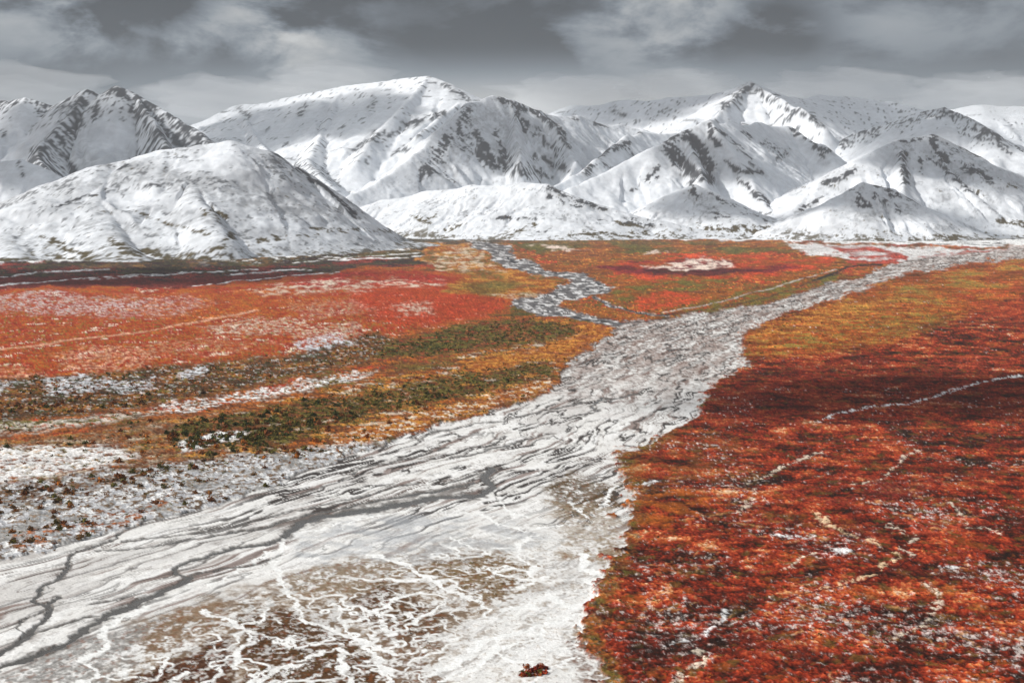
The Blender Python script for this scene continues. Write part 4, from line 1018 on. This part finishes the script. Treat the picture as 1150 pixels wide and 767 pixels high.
def shrub_shape(n, seed):
    """unit shrub: n leafy sprays spread through a dome, plus bare stems at its foot -> (verts (k,3), tris)"""
    r = np.random.RandomState(seed)
    d = r.normal(size=(n, 3)); d[:, 2] = np.abs(d[:, 2]) * 0.9
    d /= np.linalg.norm(d, axis=1)[:, None]
    rad = (0.45 + 0.55 * r.rand(n) ** 0.6) * (0.8 + 0.35 * np.sin(3 * np.arctan2(d[:, 1], d[:, 0]) + seed))
    c = d * rad[:, None] * np.array((1, 1, 1.15)); c[:, 2] += 0.12
    sz = 0.24 + 0.2 * r.rand(n)
    a = r.normal(size=(n, 3)); a[:, 2] += 0.9; a /= np.linalg.norm(a, axis=1)[:, None]
    b = np.cross(a, r.normal(size=(n, 3))); b /= np.linalg.norm(b, axis=1)[:, None]
    p0 = c + a * sz[:, None]; p1 = c - a * sz[:, None] * 0.6 + b * sz[:, None] * 0.8; p2 = c - a * sz[:, None] * 0.6 - b * sz[:, None] * 0.8
    p1[:, 2] = np.maximum(p1[:, 2], 0.0); p2[:, 2] = np.maximum(p2[:, 2], 0.0)
    v = np.stack([p0, p1, p2], 1).reshape(-1, 3)
    shade = np.repeat(0.65 + 0.7 * r.rand(n), 3)
    return v, np.arange(3 * n).reshape(-1, 3), shade


def pick(mask, n, vmin=250, vmax=800):
    """random spots on the ground weighted by a cover mask"""
    out = []
    rows = np.where((VS > vmin) & (VS < vmax))[0]
    sub = mask[rows[0]:rows[-1] + 1]
    p = (sub * np.gradient(VS)[rows[0]:rows[-1] + 1, None]).reshape(-1).astype(np.float64)
    p /= p.sum()
    k = SR.choice(len(p), n, p=p)
    i, j = k // NC + rows[0], k % NC
    return np.stack([X[i, j] + SR.rand(n) * 0.6, Y[i, j] + SR.rand(n) * 1.2, hgt[i, j], U[i, j], V[i, j]], 1)


C_DG, C_OL, C_RU, C_OR, C_BR, C_RD, C_DR = (0.050, 0.058, 0.014), (0.125, 0.105, 0.022), (0.20, 0.068, 0.020), (0.36, 0.12, 0.020), (0.085, 0.045, 0.022), (0.30, 0.040, 0.016), (0.12, 0.016, 0.010)
gm = [poly(p, 6) for p, a in gr]
snowf = poly([(-90, 506), (60, 504), (130, 500), (150, 516), (110, 528), (40, 542), (-90, 560)], 6)
zones = [
    # mask, count, radius range, colours with weights, text
    (bank * sstep(-0.5, 0.3, nB + nE), 1200, (1.1, 2.5), [(C_DG, 2), (C_OL, 3), (C_BR, 3), (C_RU, 4), (C_OR, 2)], "shrub in dark bank below red terrace"),
    (gm[0], 650, (1.4, 2.4), [(C_DG, 5), (C_OL, 4), (C_RU, 1)], "shrub in green wedge beside far stream"),
    (gm[1] * sstep(-0.35, 0.05, nB), 900, (1.3, 2.5), [(C_DG, 5), (C_OL, 5), (C_RU, 2)], "shrub in green belt left of floodplain"),
    (gm[2], 60, (1.3, 2.2), [(C_DG, 3), (C_OL, 4)], "shrub by small snow patch"),
    (flats * (1 - strip) * (1 - snowf) * sstep(-0.4, 0.4, nB + nE), 900, (0.8, 2.3), [(C_OL, 4), (C_RU, 4), (C_OR, 4), (C_DG, 2)], "shrub on orange flats left of river"),
    (dust * (1 - flood) * sstep(-0.3, 0.4, nB + 0.4 * nA) * (1 - snowf), 300, (0.8, 1.9), [(C_RU, 4), (C_OL, 4), ((0.16, 0.085, 0.030), 4), ((0.27, 0.11, 0.03), 3)], "shrub on snow-dusted flat"),
    (snowf * (1 - flood), 40, (0.9, 1.6), [(C_OL, 3), (C_BR, 3), (C_RU, 1)], "shrub on white snow flat"),
    (poly([(-60, 552), (60, 546), (150, 530), (260, 508), (300, 506), (230, 524), (140, 546), (40, 566), (-60, 576)], 5), 170, (0.9, 2.0), [(C_OL, 4), (C_BR, 4), (C_RU, 4)], "shrub in brown line under snow flat"),
    (strip, 160, (0.8, 1.7), [(C_OL, 3), (C_BR, 3), (C_RU, 2)], "shrub on pale strip below dark bank"),
    (right * up, 420, (1.0, 2.2), [(C_OL, 4), (C_OR, 4), (C_DG, 2), (C_RU, 3)], "shrub on golden slope right of river"),
    (isl * (1 - apron), 260, (1.4, 2.6), [(C_OL, 4), (C_OR, 2), (C_DG, 3), (C_RU, 3)], "shrub on tundra between two rivers"),
]
near = []; rest = []
CN = {(0.16, 0.085, 0.030): "tawny", (0.27, 0.11, 0.03): "amber", C_DG: "dark green", C_OL: "olive", C_RU: "rust brown", C_OR: "orange", C_BR: "dark brown", C_RD: "red", C_DR: "deep red"}
for zi, (mask, n, (r0, r1), cols, txt) in enumerate(zones):
    pts = pick(np.clip(mask, 0, 1), n)
    wts = np.array([c[1] for c in cols], float); wts /= wts.sum()
    ck = SR.choice(len(cols), n, p=wts); rr = r0 + (r1 - r0) * SR.rand(n) ** 1.6
    for q in range(n):
        near.append((rr[q] / math.hypot(pts[q, 1], CAM_H), pts[q], rr[q], cols[ck[q]][0], txt, zi))
near.sort(key=lambda a: -a[0])
big = [a for a in near if -5 < a[1][3] < 1155 and 255 < a[1][4] < 770][:300]
bigid = set(id(a) for a in big)
rest = [a for a in near if id(a) not in bigid]
shapes = [shrub_shape(64, 10 + k) for k in range(4)]
small = [shrub_shape(20, 30 + k) for k in range(6)]
protos = {}
ORD = ["leftmost"] + [w + " from left" for w in "second third fourth fifth sixth seventh eighth ninth tenth eleventh twelfth".split()]


def part_of_photo(u, v):
    h = "near left edge" if u < 70 else "far left" if u < 130 else "mid left" if u < 210 else "left of centre" if u < 300 else "near gravel" if u < 700 else "at right"
    return h


fam = {}
for it in big:
    size = "tall" if it[2] > 2.05 else "mid-sized" if it[2] > 1.7 else "low"
    fam.setdefault((CN[it[3]], size, it[4], part_of_photo(it[1][3], it[1][4])), []).append(it)
for (cn, size, txt, where), items in fam.items():
    items.sort(key=lambda a: a[1][3])
    for q, (rel, p, r, c, _, zi) in enumerate(items):
        k = SR.randint(4)
        key = (c, k)
        if key not in protos:
            v, f, sh = shapes[k]
            cc = np.clip(np.array(c)[None] * sh[:, None] * (1 + 0.25 * (np.random.RandomState(k).rand(len(sh), 1) - 0.5)), 0, 1)
            protos[key] = mesh_from("willow_shrub", v, f, MAT_S, [("Col", 'FLOAT_COLOR', cc)], smooth=False).data
        o = bpy.data.objects.new("willow_shrub", protos[key])
        o.location = (p[0], p[1], p[2] - 0.1)
        o.rotation_euler = (0, 0, SR.rand() * 6.28)
        o.scale = (r, r, r * (0.75 + 0.4 * SR.rand()))
        lb = size + " " + cn + " shrub " + where + ", " + txt.split("shrub ", 1)[1]
        if 1 < len(items) <= 12:
            lb = ORD[q] + " " + lb
        link(o, lb, "shrub", None, size + " " + cn + " shrubs " + where)


def merge(name, items, shp, label, zs=(0.6, 1.0)):
    VV, CC = [], []
    for rel, p, r, c, txt, zi in items:
        v, f, sh = shp[SR.randint(len(shp))]
        a = SR.rand() * 6.28; ca, sa = math.cos(a), math.sin(a)
        h = r * (zs[0] + (zs[1] - zs[0]) * SR.rand())
        VV.append(np.stack([(v[:, 0] * ca - v[:, 1] * sa) * r + p[0], (v[:, 0] * sa + v[:, 1] * ca) * r + p[1], v[:, 2] * h + p[2] - 0.1], 1))
        CC.append(np.array(c)[None] * (sh * (0.75 + 0.5 * SR.rand()))[:, None])
    VV = np.concatenate(VV); CC = np.clip(np.concatenate(CC), 0, 1)
    o = mesh_from(name, VV, np.arange(len(VV)).reshape(-1, 3), MAT_S, [("Col", 'FLOAT_COLOR', CC)], smooth=False)
    return link(o, label, "shrubs", 'stuff')


merge("willow_scrub", rest, small, "belts of low willow scrub on the flats beside the rivers")
# ankle-high dwarf birch on the right bank
heath = []
pts = pick(right * (1 - up) * sstep(0.0, 0.5, nP + nE + 0.1), 3600, 400, 800)
for q in range(len(pts)):
    c = [C_RD, C_DR, C_OR, C_OL, C_RD, (0.42, 0.08, 0.04), C_BR][SR.randint(7)]
    heath.append((0, pts[q], 0.5 + 0.8 * SR.rand() ** 2, c, "", 0))
merge("dwarf_birch", heath, [shrub_shape(14, 50 + k) for k in range(6)], "ankle-high red dwarf birch covering the right bank", (0.35, 0.6))
# heath tufts on the gravel fan
heath = []
fan = np.zeros_like(U)
for p, c, a in brown[:4] + brown[5:6]:
    fan = np.maximum(fan, poly(p, 9, edge=9 * nB))
pts = pick(fan * (1 - rl) * flood, 1500, 500, 800)
for q in range(len(pts)):
    c = [C_BR, C_BR, (0.13, 0.055, 0.02), C_OL, C_DR][SR.randint(5)]
    heath.append((0, pts[q], 0.35 + 0.6 * SR.rand() ** 2, c, "", 0))
merge("heath_tufts", heath, [shrub_shape(12, 60 + k) for k in range(6)], "brown heath tufts scattered over the snowy gravel fan", (0.35, 0.6))
# the single red thicket standing on the gravel near the bottom edge
x, y = ground_xy(600, 752)
vs, cs = [], []
for k in range(26):
    v, f, sh = shapes[k % 4]
    r = 0.8 + 0.9 * SR.rand(); a = SR.rand() * 6.28
    vs.append(v * np.array((r, r, r * 0.7)) + np.array((x + 5.0 * (SR.rand() - 0.5) * 1.6, y + 9.0 * (SR.rand() - 0.5), -0.75)))
    cs.append(np.array([C_RD, (0.36, 0.10, 0.03), C_DR, C_OL][SR.randint(4)])[None] * sh[:, None])
vs = np.concatenate(vs); cs = np.concatenate(cs)
o = mesh_from("red_thicket", vs, np.arange(len(vs)).reshape(-1, 3), MAT_S, [("Col", 'FLOAT_COLOR', np.clip(cs, 0, 1))], smooth=False)
link(o, "single red thicket on the pale gravel at the bottom edge", "thicket")

print("faces", sum(len(o.data.polygons) for o in sc.objects if o.type == 'MESH'))
